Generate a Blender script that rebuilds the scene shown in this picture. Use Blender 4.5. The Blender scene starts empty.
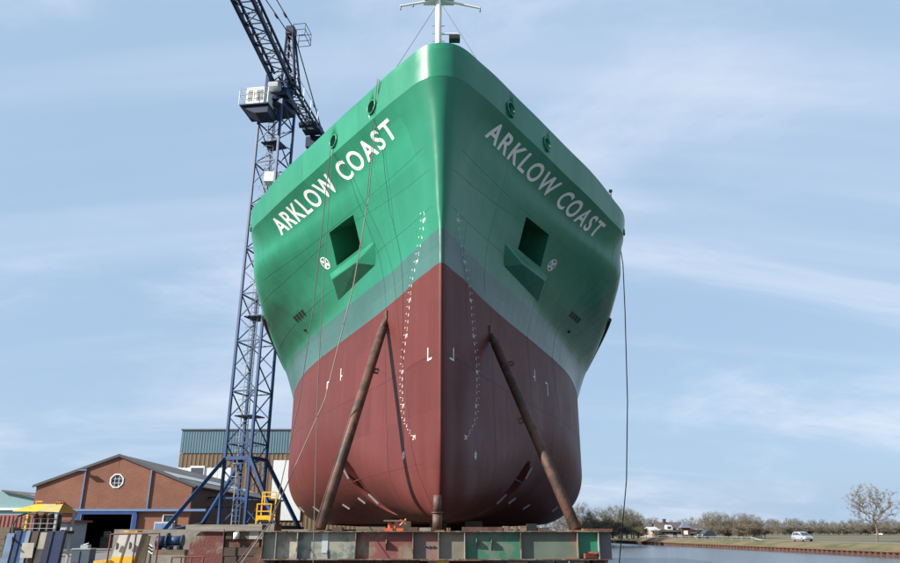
import bpy, bmesh, math, random
import numpy as np
from mathutils import Vector, Matrix, Quaternion
R = math.radians
random.seed(7)
sc = bpy.context.scene
col = sc.collection

# ------------------------------------------------------------------ camera, light, exposure
cam = bpy.data.objects.new('camera', bpy.data.cameras.new('camera'))
col.objects.link(cam)
cam.data.sensor_width = 36.0
cam.data.lens = 28.8
cam.data.clip_start = 0.1
cam.data.clip_end = 20000
PITCH = math.atan(249/720)
cam.rotation_euler = (R(90)+PITCH, 0, 0)
cam.location = (0, 0, 0)                       # eye level is z = 0, the yard lies 1.9 m below
sc.camera = cam
SUN_EL, SUN_AZ = R(31), R(180+68)              # azimuth measured clockwise from +Y
TO_SUN = Vector((math.sin(SUN_AZ)*math.cos(SUN_EL), math.cos(SUN_AZ)*math.cos(SUN_EL), math.sin(SUN_EL)))
sl = bpy.data.lights.new('sun', 'SUN'); sl.energy = 5.0; sl.angle = R(0.5); sl.color = (1, .95, .87)
so = bpy.data.objects.new('sun', sl); col.objects.link(so)
so.rotation_euler = TO_SUN.to_track_quat('Z', 'Y').to_euler()
so.location = (-60, -30, 60)
sc.view_settings.view_transform = 'Standard'
sc.view_settings.look = 'None'
sc.view_settings.exposure = 1.1
sc.view_settings.gamma = 1

world = bpy.data.worlds.new('World'); sc.world = world; world.use_nodes = True
nt = world.node_tree; nt.nodes.clear()
def N(t, **k):
    n = nt.nodes.new(t)
    for a, b in k.items(): setattr(n, a, b)
    return n
L = lambda a, b: nt.links.new(a, b)
out = N('ShaderNodeOutputWorld'); bg = N('ShaderNodeBackground'); bg.inputs[1].default_value = 0.078
sky = N('ShaderNodeTexSky', sky_type='NISHITA', sun_disc=False)
sky.sun_elevation = SUN_EL; sky.sun_rotation = SUN_AZ
sky.air_density = 1.0; sky.dust_density = 1.6; sky.ozone_density = 1.6
tc = N('ShaderNodeTexCoord'); sep = N('ShaderNodeSeparateXYZ'); L(tc.outputs['Generated'], sep.inputs[0])
# flat cloud sheet: direction divided by its height, so streaks draw together towards the horizon
mx = N('ShaderNodeMath', operation='MAXIMUM'); mx.inputs[1].default_value = 0.0; L(sep.outputs[2], mx.inputs[0])
ad = N('ShaderNodeMath', operation='ADD'); ad.inputs[1].default_value = 0.30; L(mx.outputs[0], ad.inputs[0])
dx = N('ShaderNodeMath', operation='DIVIDE'); L(sep.outputs[0], dx.inputs[0]); L(ad.outputs[0], dx.inputs[1])
dy = N('ShaderNodeMath', operation='DIVIDE'); L(sep.outputs[1], dy.inputs[0]); L(ad.outputs[0], dy.inputs[1])
cmb = N('ShaderNodeCombineXYZ'); L(dx.outputs[0], cmb.inputs[0]); L(dy.outputs[0], cmb.inputs[1])
def cloud(rot, scl, loc, scale, detail, rough, dist, lo, hi):
    m = N('ShaderNodeMapping'); m.inputs['Rotation'].default_value = (0, 0, R(rot)); m.inputs['Scale'].default_value = scl; m.inputs['Location'].default_value = loc
    L(cmb.outputs[0], m.inputs[0])
    n = N('ShaderNodeTexNoise'); n.inputs['Scale'].default_value = scale; n.inputs['Detail'].default_value = detail
    n.inputs['Roughness'].default_value = rough; n.inputs['Distortion'].default_value = dist
    L(m.outputs[0], n.inputs[0])
    r = N('ShaderNodeMapRange', interpolation_type='SMOOTHSTEP'); r.inputs[1].default_value = lo; r.inputs[2].default_value = hi
    L(n.outputs[0], r.inputs[0]); return r.outputs[0]
c1 = cloud(-25, (0.75, 1.15, 1), (3.1, .7, 0), 1.25, 8, .6, .5, .42, .74)
c2 = cloud(62, (0.16, 2.0, 1), (1.2, 5.3, 0), 1.5, 4, .55, .12, .50, .74)
c3 = cloud(-20, (0.9, 1.2, 1), (7.7, 2.2, 0), .8, 4, .5, .3, .3, .8)
def mul(v, k):
    m_ = N('ShaderNodeMath', operation='MULTIPLY'); m_.inputs[1].default_value = k; L(v, m_.inputs[0]); return m_.outputs[0]
def add(u, v):
    m_ = N('ShaderNodeMath', operation='ADD', use_clamp=True); L(u, m_.inputs[0])
    if isinstance(v, float): m_.inputs[1].default_value = v
    else: L(v, m_.inputs[1])
    return m_.outputs[0]
# thin high veil over the blue, then brighter wisps of cirrus
veil = N('ShaderNodeMix', data_type='RGBA'); L(add(mul(c3, .14), .8), veil.inputs[0]); L(sky.outputs[0], veil.inputs[6]); veil.inputs[7].default_value = (2.6, 3.6, 4.95, 1)
wisp = N('ShaderNodeMix', data_type='RGBA'); L(add(mul(c1, 1.0), mul(c2, .35)), wisp.inputs[0]); L(veil.outputs[2], wisp.inputs[6]); wisp.inputs[7].default_value = (4.5, 5.05, 5.9, 1)
L(wisp.outputs[2], bg.inputs[0]); L(bg.outputs[0], out.inputs[0])

# ------------------------------------------------------------------ helpers
_c, _s = math.cos(PITCH), math.sin(PITCH)
def at(x, y, Y):
    """the point at distance Y along the direction measured as (x, y) on a 900 px wide survey of the site"""
    u = (x-450)/720; v = (281-y)/720
    r = Vector((u, _c-v*_s, _s+v*_c)); return r*(Y/r.y)

W = {}
def tag(o, label=None, cat=None, group=None, kind=None):
    if label: o['label'] = label
    if cat: o['category'] = cat
    if group: o['group'] = group
    if kind: o['kind'] = kind
    return o
def thing(name, loc, label, cat, group=None, rz=0):
    o = bpy.data.objects.new(name, None); o.empty_display_size = .3
    col.objects.link(o); o.location = loc; o.rotation_euler = (0, 0, rz)
    W[o] = Matrix.Translation(loc) @ Matrix.Rotation(rz, 4, 'Z')
    return tag(o, label, cat, group)
def link(name, me, mat, parent=None, M=None, mats=None):
    if mat is not None and len(me.materials) == 0: me.materials.append(mat)
    o = bpy.data.objects.new(name, me); col.objects.link(o)
    M = M or Matrix.Identity(4)
    W[o] = M.copy()
    if parent is not None:
        o.parent = parent; o.matrix_parent_inverse = W[parent].inverted()
    o.matrix_basis = M
    return o
class MB:
    def __init__(s): s.v = []; s.f = []; s.m = []; s.sm = []; s.mi = 0; s.smooth = False
    def add(s, V, F):
        n = len(s.v); s.v += [tuple(p) for p in V]
        for f in F: s.f.append([i+n for i in f]); s.m.append(s.mi); s.sm.append(s.smooth)
        return s
    def box(s, c, d, rz=0, M=None):
        x, y, z = d[0]/2, d[1]/2, d[2]/2
        P = [Vector(p) for p in ((-x,-y,-z),(x,-y,-z),(x,y,-z),(-x,y,-z),(-x,-y,z),(x,-y,z),(x,y,z),(-x,y,z))]
        T = Matrix.Translation(c) @ (M if M is not None else Matrix.Rotation(rz, 4, 'Z'))
        return s.add([T @ p for p in P], [(0,3,2,1),(4,5,6,7),(0,1,5,4),(1,2,6,5),(2,3,7,6),(3,0,4,7)])
    def cube(s, a, b):
        return s.box(((a[0]+b[0])/2,(a[1]+b[1])/2,(a[2]+b[2])/2), (abs(b[0]-a[0]),abs(b[1]-a[1]),abs(b[2]-a[2])))
    def tube(s, p, q, r, n=8, r2=None, cap=True):
        p, q = Vector(p), Vector(q); d = q-p
        if d.length < 1e-6: return s
        qt = d.to_track_quat('Z', 'X'); a = qt @ Vector((1,0,0)); b = qt @ Vector((0,1,0)); r2 = r if r2 is None else r2
        V = []
        for k in range(n):
            w = 2*math.pi*(k+.5)/n; e = a*math.cos(w)+b*math.sin(w); V += [p+e*r, q+e*r2]
        F = [(2*k, (2*k+2) % (2*n), (2*k+3) % (2*n), 2*k+1) for k in range(n)]
        if cap: F += [[2*k for k in range(n)][::-1], [2*k+1 for k in range(n)]]
        return s.add(V, F)
    def path(s, pts, r, n=6):
        pts = [Vector(p) for p in pts]; V = []; F = []
        up = Vector((0,0,1))
        for i, p in enumerate(pts):
            d = (pts[min(i+1, len(pts)-1)]-pts[max(i-1, 0)]).normalized()
            a = d.cross(up)
            if a.length < 1e-3: a = d.cross(Vector((1,0,0)))
            a.normalize(); b = d.cross(a)
            for k in range(n):
                w = 2*math.pi*k/n; V.append(p+(a*math.cos(w)+b*math.sin(w))*r)
        for i in range(len(pts)-1):
            for k in range(n):
                F.append((i*n+k, i*n+(k+1) % n, (i+1)*n+(k+1) % n, (i+1)*n+k))
        F += [list(range(n))[::-1], [(len(pts)-1)*n+k for k in range(n)]]
        return s.add(V, F)
    def prism(s, poly, d):
        """polygon of 3-D points, extruded by the vector d"""
        P = [Vector(p) for p in poly]; n = len(P); d = Vector(d)
        V = P+[p+d for p in P]
        F = [list(range(n))[::-1], [n+i for i in range(n)]]+[(i, (i+1) % n, n+(i+1) % n, n+i) for i in range(n)]
        return s.add(V, F)
    def mesh(s, name, origin=None):
        me = bpy.data.meshes.new(name)
        o = Vector(origin) if origin is not None else Vector((0,0,0))
        me.from_pydata([tuple(Vector(p)-o) for p in s.v], [], s.f)
        me.polygons.foreach_set('material_index', s.m); me.polygons.foreach_set('use_smooth', s.sm)
        bm = bmesh.new(); bm.from_mesh(me); bmesh.ops.recalc_face_normals(bm, faces=bm.faces); bm.to_mesh(me); bm.free()
        me.update(); return me
    def obj(s, name, mat, parent=None, mats=None, recalc=True):
        V = np.array([tuple(p) for p in s.v]); lo, hi = V.min(0), V.max(0)
        o = Vector(((lo[0]+hi[0])/2, (lo[1]+hi[1])/2, lo[2]))
        me = s.mesh(name, o)
        for m in (mats or [mat]): me.materials.append(m)
        return link(name, me, None, parent, Matrix.Translation(o))
UNIT = {}
def unit(mat, kind='box'):
    k = (mat.name, kind)
    if k not in UNIT:
        b = MB()
        if kind == 'box': b.box((0,0,0), (1,1,1))
        else: b.tube((0,0,-.5), (0,0,.5), .5, 8)
        me = b.mesh('bar'); me.materials.append(mat); UNIT[k] = me
    return UNIT[k]
def bar(name, p, q, w, mat, parent, h=None, kind='box', up='X'):
    """one straight member as an object of its own, sharing one unit mesh per material"""
    p, q = Vector(p), Vector(q); d = q-p
    M = Matrix.Translation((p+q)/2) @ d.to_track_quat('Z', up).to_matrix().to_4x4() @ Matrix.Diagonal((w, h or w, d.length, 1))
    return link(name, unit(mat, kind), None, parent, M)
def block(name, c, d, mat, parent, rz=0):
    M = Matrix.Translation(c) @ Matrix.Rotation(rz, 4, 'Z') @ Matrix.Diagonal((d[0], d[1], d[2], 1))
    return link(name, unit(mat), None, parent, M)

def mat(name, base, rough=.6, metal=0.0, var=.12, scale=2.0, bump=0.0, bscale=None, stretch=(1,1,1), second=None, amount=.0, sscale=1.5, coat=0.0, spec=.5):
    """paint, rust, concrete and the like: one base colour with mottling, a second colour in patches and a fine relief"""
    base = tuple(v*.86 for v in base); second = tuple(v*.86 for v in second) if second else None
    m = bpy.data.materials.new(name); m.use_nodes = True; t = m.node_tree; n = t.nodes; b = n['Principled BSDF']
    lk = t.links.new
    b.inputs['Roughness'].default_value = rough; b.inputs['Metallic'].default_value = metal
    b.inputs['Coat Weight'].default_value = coat; b.inputs['Coat Roughness'].default_value = .12
    b.inputs['Specular IOR Level'].default_value = spec
    g = n.new('ShaderNodeNewGeometry'); mp = n.new('ShaderNodeMapping'); mp.inputs['Scale'].default_value = stretch
    lk(g.outputs['Position'], mp.inputs[0])
    no = n.new('ShaderNodeTexNoise'); no.inputs['Scale'].default_value = scale; no.inputs['Detail'].default_value = 6; lk(mp.outputs[0], no.inputs[0])
    hs = n.new('ShaderNodeMapRange'); hs.inputs[1].default_value = .25; hs.inputs[2].default_value = .75
    hs.inputs[3].default_value = 1-var; hs.inputs[4].default_value = 1+var; lk(no.outputs[0], hs.inputs[0])
    mul = n.new('ShaderNodeMix'); mul.data_type = 'RGBA'; mul.blend_type = 'MULTIPLY'; mul.inputs[0].default_value = 1
    mul.inputs[6].default_value = (*base, 1); lk(hs.outputs[0], mul.inputs[7])
    last = mul.outputs[2]
    if second:
        n2 = n.new('ShaderNodeTexNoise'); n2.inputs['Scale'].default_value = sscale; n2.inputs['Detail'].default_value = 8; n2.inputs['Roughness'].default_value = .65
        lk(mp.outputs[0], n2.inputs[0])
        mr = n.new('ShaderNodeMapRange'); mr.inputs[1].default_value = .62-amount*.4; mr.inputs[2].default_value = .70-amount*.4; lk(n2.outputs[0], mr.inputs[0])
        mm = n.new('ShaderNodeMix'); mm.data_type = 'RGBA'; lk(mr.outputs[0], mm.inputs[0]); lk(last, mm.inputs[6]); mm.inputs[7].default_value = (*second, 1)
        last = mm.outputs[2]
    lk(last, b.inputs['Base Color'])
    if bump:
        nb = n.new('ShaderNodeTexNoise'); nb.inputs['Scale'].default_value = bscale or scale*6; nb.inputs['Detail'].default_value = 4; lk(mp.outputs[0], nb.inputs[0])
        bp = n.new('ShaderNodeBump'); bp.inputs['Strength'].default_value = bump; bp.inputs['Distance'].default_value = .03; lk(nb.outputs[0], bp.inputs['Height']); lk(bp.outputs[0], b.inputs['Normal'])
    return m
RUST = (.10, .042, .022)
M_BLUE = mat('crane_blue_paint', (.007, .042, .135), .5, var=.25, scale=1.2, second=(.03,.025,.03), amount=.1, spec=.3)
M_DARKBLUE = mat('dark_blue_steel', (.005, .015, .048), .55, var=.25, spec=.3)
M_GALV = mat('galvanised_steel', (.42, .44, .46), .45, .5, var=.15)
M_WHITE = mat('white_paint', (.78, .78, .76), .45, var=.06)
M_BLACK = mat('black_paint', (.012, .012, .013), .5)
M_YELLOW = mat('yellow_paint', (.72, .42, .015), .5, var=.12, second=(.25,.15,.05), amount=.1)
M_RUST = mat('rusty_steel', (.115, .05, .03), .8, var=.35, scale=3, bump=.4, second=(.2,.09,.05), amount=.3)
M_PROP = mat('brown_red_prop_paint', (.105, .047, .031), .65, var=.3, scale=2, bump=.25, second=(.05,.027,.018), amount=.35, sscale=2.5)
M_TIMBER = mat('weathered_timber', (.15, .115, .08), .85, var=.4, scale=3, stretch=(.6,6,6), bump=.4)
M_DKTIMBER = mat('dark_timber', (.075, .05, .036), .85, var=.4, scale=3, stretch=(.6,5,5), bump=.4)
M_CONC = mat('concrete', (.24, .22, .19), .85, var=.25, scale=2.5, bump=.3, second=(.2,.18,.15), amount=.25)
M_ORANGE = mat('orange_paint', (.55, .10, .03), .5, var=.2)
M_ROPE = mat('grey_brown_rope', (.11, .09, .08), .9)
M_DKROPE = mat('dark_wire', (.03, .03, .035), .7)
M_PALEROPE = mat('pale_pink_hose', (.24, .185, .165), .85)
M_GLASS = mat('dark_window_glass', (.05, .055, .06), .15, var=.02)
M_HOLESHADE = mat('painted_hole_shade', (.012, .011, .011), .9)

# ------------------------------------------------------------------ the setting
AXS = -.025
def ax(Y): return AXS*(Y-18)
def sheet(name, polys, m):
    b = MB()
    for P in polys: b.add(P, [tuple(range(len(P)))])
    o = b.obj(name, m); tag(o, kind='structure'); return o
GZ = -1.9
M_YARD = mat('yard_concrete', (.15, .142, .13), .9, var=.2, scale=.25, bump=.3, bscale=6, second=(.10,.092,.08), amount=.3, sscale=.12)
E0 = lambda Y: 8-.025*Y
sheet('ground', [[(-4000,-60,GZ),(E0(-60),-60,GZ),(E0(420),420,GZ),(-4000,420,GZ)]], M_YARD)
M_BOUNCECUT = mat('bounce_cut_brown', (.055, .045, .036), .95, var=.4, scale=.8, bump=.5, bscale=5, second=(.09,.05,.035), amount=.35, sscale=.5)
sheet('bounce_cut_sheet', [[(-10,-12,GZ+.004),(E0(-12)-.6,-12,GZ+.004),(E0(110)-.6,110,GZ+.004),(-11,110,GZ+.004)]], M_BOUNCECUT)  # added dark sheet; cuts the ground bounce onto the hull
def bankx(Y): return 56.9-.102*(Y-97.5)
ZL_ = -1.75
M_GRASS = mat('canal_bank_grass', (.085, .083, .028), .95, var=.4, scale=.5, bump=.6, bscale=3, second=(.135,.105,.05), amount=.45, sscale=.15)
M_FIELD = mat('meadow', (.075, .08, .038), .95, var=.3, scale=.08, second=(.115,.095,.055), amount=.4, sscale=.03)
M_ROAD = mat('road_asphalt', (.16, .155, .15), .85, var=.15, scale=.6)
M_PILE = mat('rusty_sheet_piling', (.085, .04, .026), .85, var=.4, scale=.8)
ys = [-60, 60, 97, 130, 170, 230, 320, 420]
def strip(o1, z1, o2, z2): return [[(bankx(a)+o1,a,z1),(bankx(a)+o2,a,z2),(bankx(b)+o2,b,z2),(bankx(b)+o1,b,z1)] for a, b in zip(ys, ys[1:])]
# far land as one sheet from the piling to the horizon
land = strip(.25,-2.62, 3.2,-1.95)+strip(3.2,-1.95, 5.0,ZL_)
land += [[(bankx(a)+5,a,ZL_),(5000,a,ZL_),(5000,b,ZL_),(bankx(b)+5,b,ZL_)] for a, b in zip(ys, ys[1:])]
sheet('far_bank', land, M_GRASS)
sheet('meadow', [[(bankx(-60)+14,-60,ZL_+.004),(5000,-60,ZL_+.004),(5000,420,ZL_+.004),(bankx(420)+14,420,ZL_+.004)],
                 [(-6000,420.01,GZ+.01),(6000,420.01,GZ+.01),(6000,9000,GZ+.01),(-6000,9000,GZ+.01)]], M_FIELD)
sheet('road', [[(p[0],p[1],p[2]+.008) for p in q] for q in strip(5.6,ZL_, 9.4,ZL_)], M_ROAD)
# corrugated piling along the far side
b = MB(); Y = 60; pts = []
while Y < 330:
    for k, o in enumerate((0,0,.28,.28)): pts.append((bankx(Y)+o, Y+(0,.45,.6,1.05)[k]))
    Y += 1.2
for a, c in zip(pts, pts[1:]): b.add([(a[0],a[1],-3.6),(c[0],c[1],-3.6),(c[0],c[1],-2.6),(a[0],a[1],-2.6)], [(0,1,2,3)])
tag(b.obj('sheet_piling', M_PILE), kind='structure')
b = MB()
for a, c in zip(ys[1:], ys[2:]): b.add([(bankx(a)-.08,a,-2.55),(bankx(a)+.35,a,-2.55),(bankx(c)+.35,c,-2.55),(bankx(c)-.08,c,-2.55),(bankx(a)-.08,a,-2.7),(bankx(c)-.08,c,-2.7)], [(0,1,2,3),(0,3,5,4)])
tag(b.obj('piling_cap', mat('piling_cap_rust', (.12,.06,.04), .85, var=.3, scale=.5)), kind='structure')
# near quay edge
b = MB(); b.prism([(E0(-60),-60,GZ-.004),(E0(420),420,GZ-.004),(E0(420)-.5,420,GZ-.004),(E0(-60)-.5,-60,GZ-.004)], (0,0,-2.2))
tag(b.obj('quay_wall', M_CONC), kind='structure')
# water
m = mat('canal_water', (.075, .085, .095), .22, var=.1, scale=.05); t = m.node_tree; n = t.nodes
g = n.new('ShaderNodeNewGeometry'); mp = n.new('ShaderNodeMapping'); mp.inputs['Scale'].default_value = (.35, 1.1, 1); mp.inputs['Rotation'].default_value = (0,0,R(18))
n1 = n.new('ShaderNodeTexNoise'); n1.inputs['Scale'].default_value = 1.1; n1.inputs['Detail'].default_value = 5; n1.inputs['Roughness'].default_value = .6
bp = n.new('ShaderNodeBump'); bp.inputs['Strength'].default_value = .45; bp.inputs['Distance'].default_value = .25
t.links.new(g.outputs['Position'], mp.inputs[0]); t.links.new(mp.outputs[0], n1.inputs[0]); t.links.new(n1.outputs[0], bp.inputs['Height']); t.links.new(bp.outputs[0], n['Principled BSDF'].inputs['Normal'])
sheet('canal_water', [[(E0(-60)-.4,-60,-3.3),(80,-60,-3.3),(80,100,-3.3),(60,420,-3.3),(E0(420)-.4,420,-3.3)]], m)

# ------------------------------------------------------------------ the ship: shape
BEAM = 8.0
ZK0=12.75-0.62   # knuckle height at the stem (eye-relative)
def pchip(x,y,xq,e=.0):
    x=np.asarray(x,float);y=np.asarray(y,float);xq=np.clip(np.asarray(xq,float),x[0],x[-1])
    h=np.diff(x);d=np.diff(y)/h;m=np.zeros_like(y)
    for i in range(1,len(x)-1):
        if d[i-1]*d[i]>0:
            w1=2*h[i]+h[i-1];w2=h[i]+2*h[i-1];m[i]=(w1+w2)/(w1/d[i-1]+w2/d[i])
    m[0]=d[0];m[-1]=d[-1] if abs(d[-1])<1e-9 else d[-1]*e
    k=np.clip(np.searchsorted(x,xq,'right')-1,0,len(x)-2)
    t=(xq-x[k])/h[k]
    return (2*t**3-3*t**2+1)*y[k]+(t**3-2*t**2+t)*h[k]*m[k]+(-2*t**3+3*t**2)*y[k+1]+(t**3-t**2)*h[k]*m[k+1]
# water lines: height -> length to full beam, list of (s, half breadth)
LV=[(6.76,23.5,[(0,0),(.05,.07),(.6,.32),(1.5,.72),(2.4,1.02),(3.3,1.37),(5.2,2.15),(9.3,3.95),(11.7,4.98),(15,6.2),(17.6,6.93),(20.5,7.6),(23.5,8)]),
    (7.75,21.0,[(0,0),(.05,.08),(.6,.36),(1.4,.66),(2.03,.93),(3.43,1.5),(5.45,2.48),(8.1,3.7),(12,5.4),(14.9,6.55),(18,7.5),(21.0,8)]),
    (8.6,17.6,[(0,0),(.05,.13),(.6,.42),(1.4,.76),(2.6,1.3),(4,1.95),(6,2.98),(8.5,4.36),(11,5.66),(14,7.08),(16,7.82),(16.8,7.96),(17.6,8)]),
    (9.6,14.5,[(0,0),(.05,.15),(.5,.45),(1.2,.79),(2.4,1.42),(4,2.32),(6,3.48),(8,4.68),(10,5.98),(12,7.3),(13.2,7.85),(13.8,7.96),(14.5,8)]),
    (11.0,12.5,[(0,0),(.05,.2),(.4,.52),(1.0,.9),(2.2,1.64),(4,2.78),(6,4.12),(8,5.55),(10,7.06),(11,7.7),(11.7,7.93),(12.5,8)]),
    (ZK0,12.8,[(0,0),(.1,.42),(.36,.74),(.8,1.1),(1.4,1.58),(2.5,2.36),(3.8,3.3),(5.4,4.42),(7.1,5.64),(8.9,6.85),(10.2,7.66),(11.2,7.9),(12,7.98),(12.8,8)])]
ZL=[l[0] for l in LV]
def stem(z):
    z=np.asarray(z,float)
    r=np.clip((z-7.75)/(ZK0-7.75),0,1.0)
    up=-.7*(r**1.6)
    lo=np.clip((2.3-z)/2.03,0,1)
    return up+1.7*(1-np.sqrt(np.maximum(0,1-lo**2*.999)))
def row(z,q):
    """z: zeta (height before sheer). q: 0..1 sqrt parameter. returns s,b"""
    zz=min(max(z,ZL[0]),ZL[-1])
    S=[];BB=[]
    for (zl,L,tb) in LV:
        tb=np.array(tb);s=q*q*L
        BB.append(pchip(np.sqrt(tb[:,0]/L),tb[:,1],q));S.append(s)
    S=np.array(S);BB=np.array(BB)
    if zz<=ZL[0]: s,b=S[0],BB[0]
    else:
        s=np.array([pchip(ZL,S[:,i],zz) for i in range(len(q))]);b=np.array([pchip(ZL,BB[:,i],zz,1.15) for i in range(len(q))])
    if z<4.3:
        s1=s
        r=np.minimum(2.3+1.3*np.clip((19-s1)/9,0,1),np.maximum(.75*b,.05))+ .9*np.exp(-((s1-8)/5)**2)*np.minimum(1,b/3)
        r=np.minimum(r,.9*b+.01)
        zc=.27+np.minimum(r*1.1,4.0)
        k=np.clip((zc-z)/(zc-.27),0,1)
        b=b-r*(1-np.sqrt(np.maximum(0,1-k**2)))
    return s+stem(z),b
SHEER=.045
def zreal(s,zeta):
    zk=ZK0-SHEER*np.clip(np.asarray(s)+.7,0,12)
    zeta=np.asarray(zeta,float)
    return np.where(zeta>7.75,7.75+(zeta-7.75)*(zk-7.75)/(ZK0-7.75),zeta)
AX0=-.23;AXS=-.025
def world_pt(s,b,z,side):
    # side -1 left (negative x)
    c=1/np.hypot(1,AXS)
    ax,ay=AXS*c,c
    px,py=ay,-ax
    return np.array([AX0+s*ax+side*b*px, 18+s*ay+side*b*py, z])

ZG = np.linspace(.27, ZK0, 150); SG = np.linspace(-.7, 30, 600); TB = np.zeros((150, 600))
_q = np.linspace(0, 1, 300)
for _i, _z in enumerate(ZG):
    _a, _b = row(_z, _q); TB[_i] = np.interp(SG, _a, _b, left=0)
def hb(s, zeta):
    i = min(max((zeta-ZG[0])/(ZG[1]-ZG[0]), 0), 148.999); j = min(max((s-SG[0])/(SG[1]-SG[0]), 0), 598.99)
    a, c = int(i), int(j); u, v = i-a, j-c
    return float((TB[a,c]*(1-v)+TB[a,c+1]*v)*(1-u)+(TB[a+1,c]*(1-v)+TB[a+1,c+1]*v)*u)
def zk(s): return float(ZK0-SHEER*min(max(s+.7, 0), 12))
def zeta(s, z): return z if z < 7.75 else 7.75+(z-7.75)*(ZK0-7.75)/(zk(s)-7.75)
def wp(s, l, z, side): return Vector(tuple(world_pt(s, l, z, side)))
def hp(s, z, side, off=0.0):
    """point on the shell plating at ship coordinates (s aft of the stem, height z), lifted by off along the normal"""
    zt = zeta(s, z); b0 = hb(s, zt)
    ds = (hb(s+.1, zt)-hb(s-.1, zt))/.2; dz = (hb(s, zeta(s, min(z+.1, zk(s))))-hb(s, zeta(s, z-.1)))/(min(z+.1, zk(s))-z+.1)
    nn = Vector((-ds, 1, -dz)).normalized()*off
    return wp(s+nn.x, b0+nn.y, z+nn.z, side)
def frame(s, z):
    zt = zeta(s, z); ds = (hb(s+.15, zt)-hb(s-.15, zt))/.3; dz = (hb(s, zeta(s, z+.1))-hb(s, zeta(s, z-.1)))/.2
    return 1/math.hypot(1, ds), 1/math.hypot(1, dz)

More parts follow.
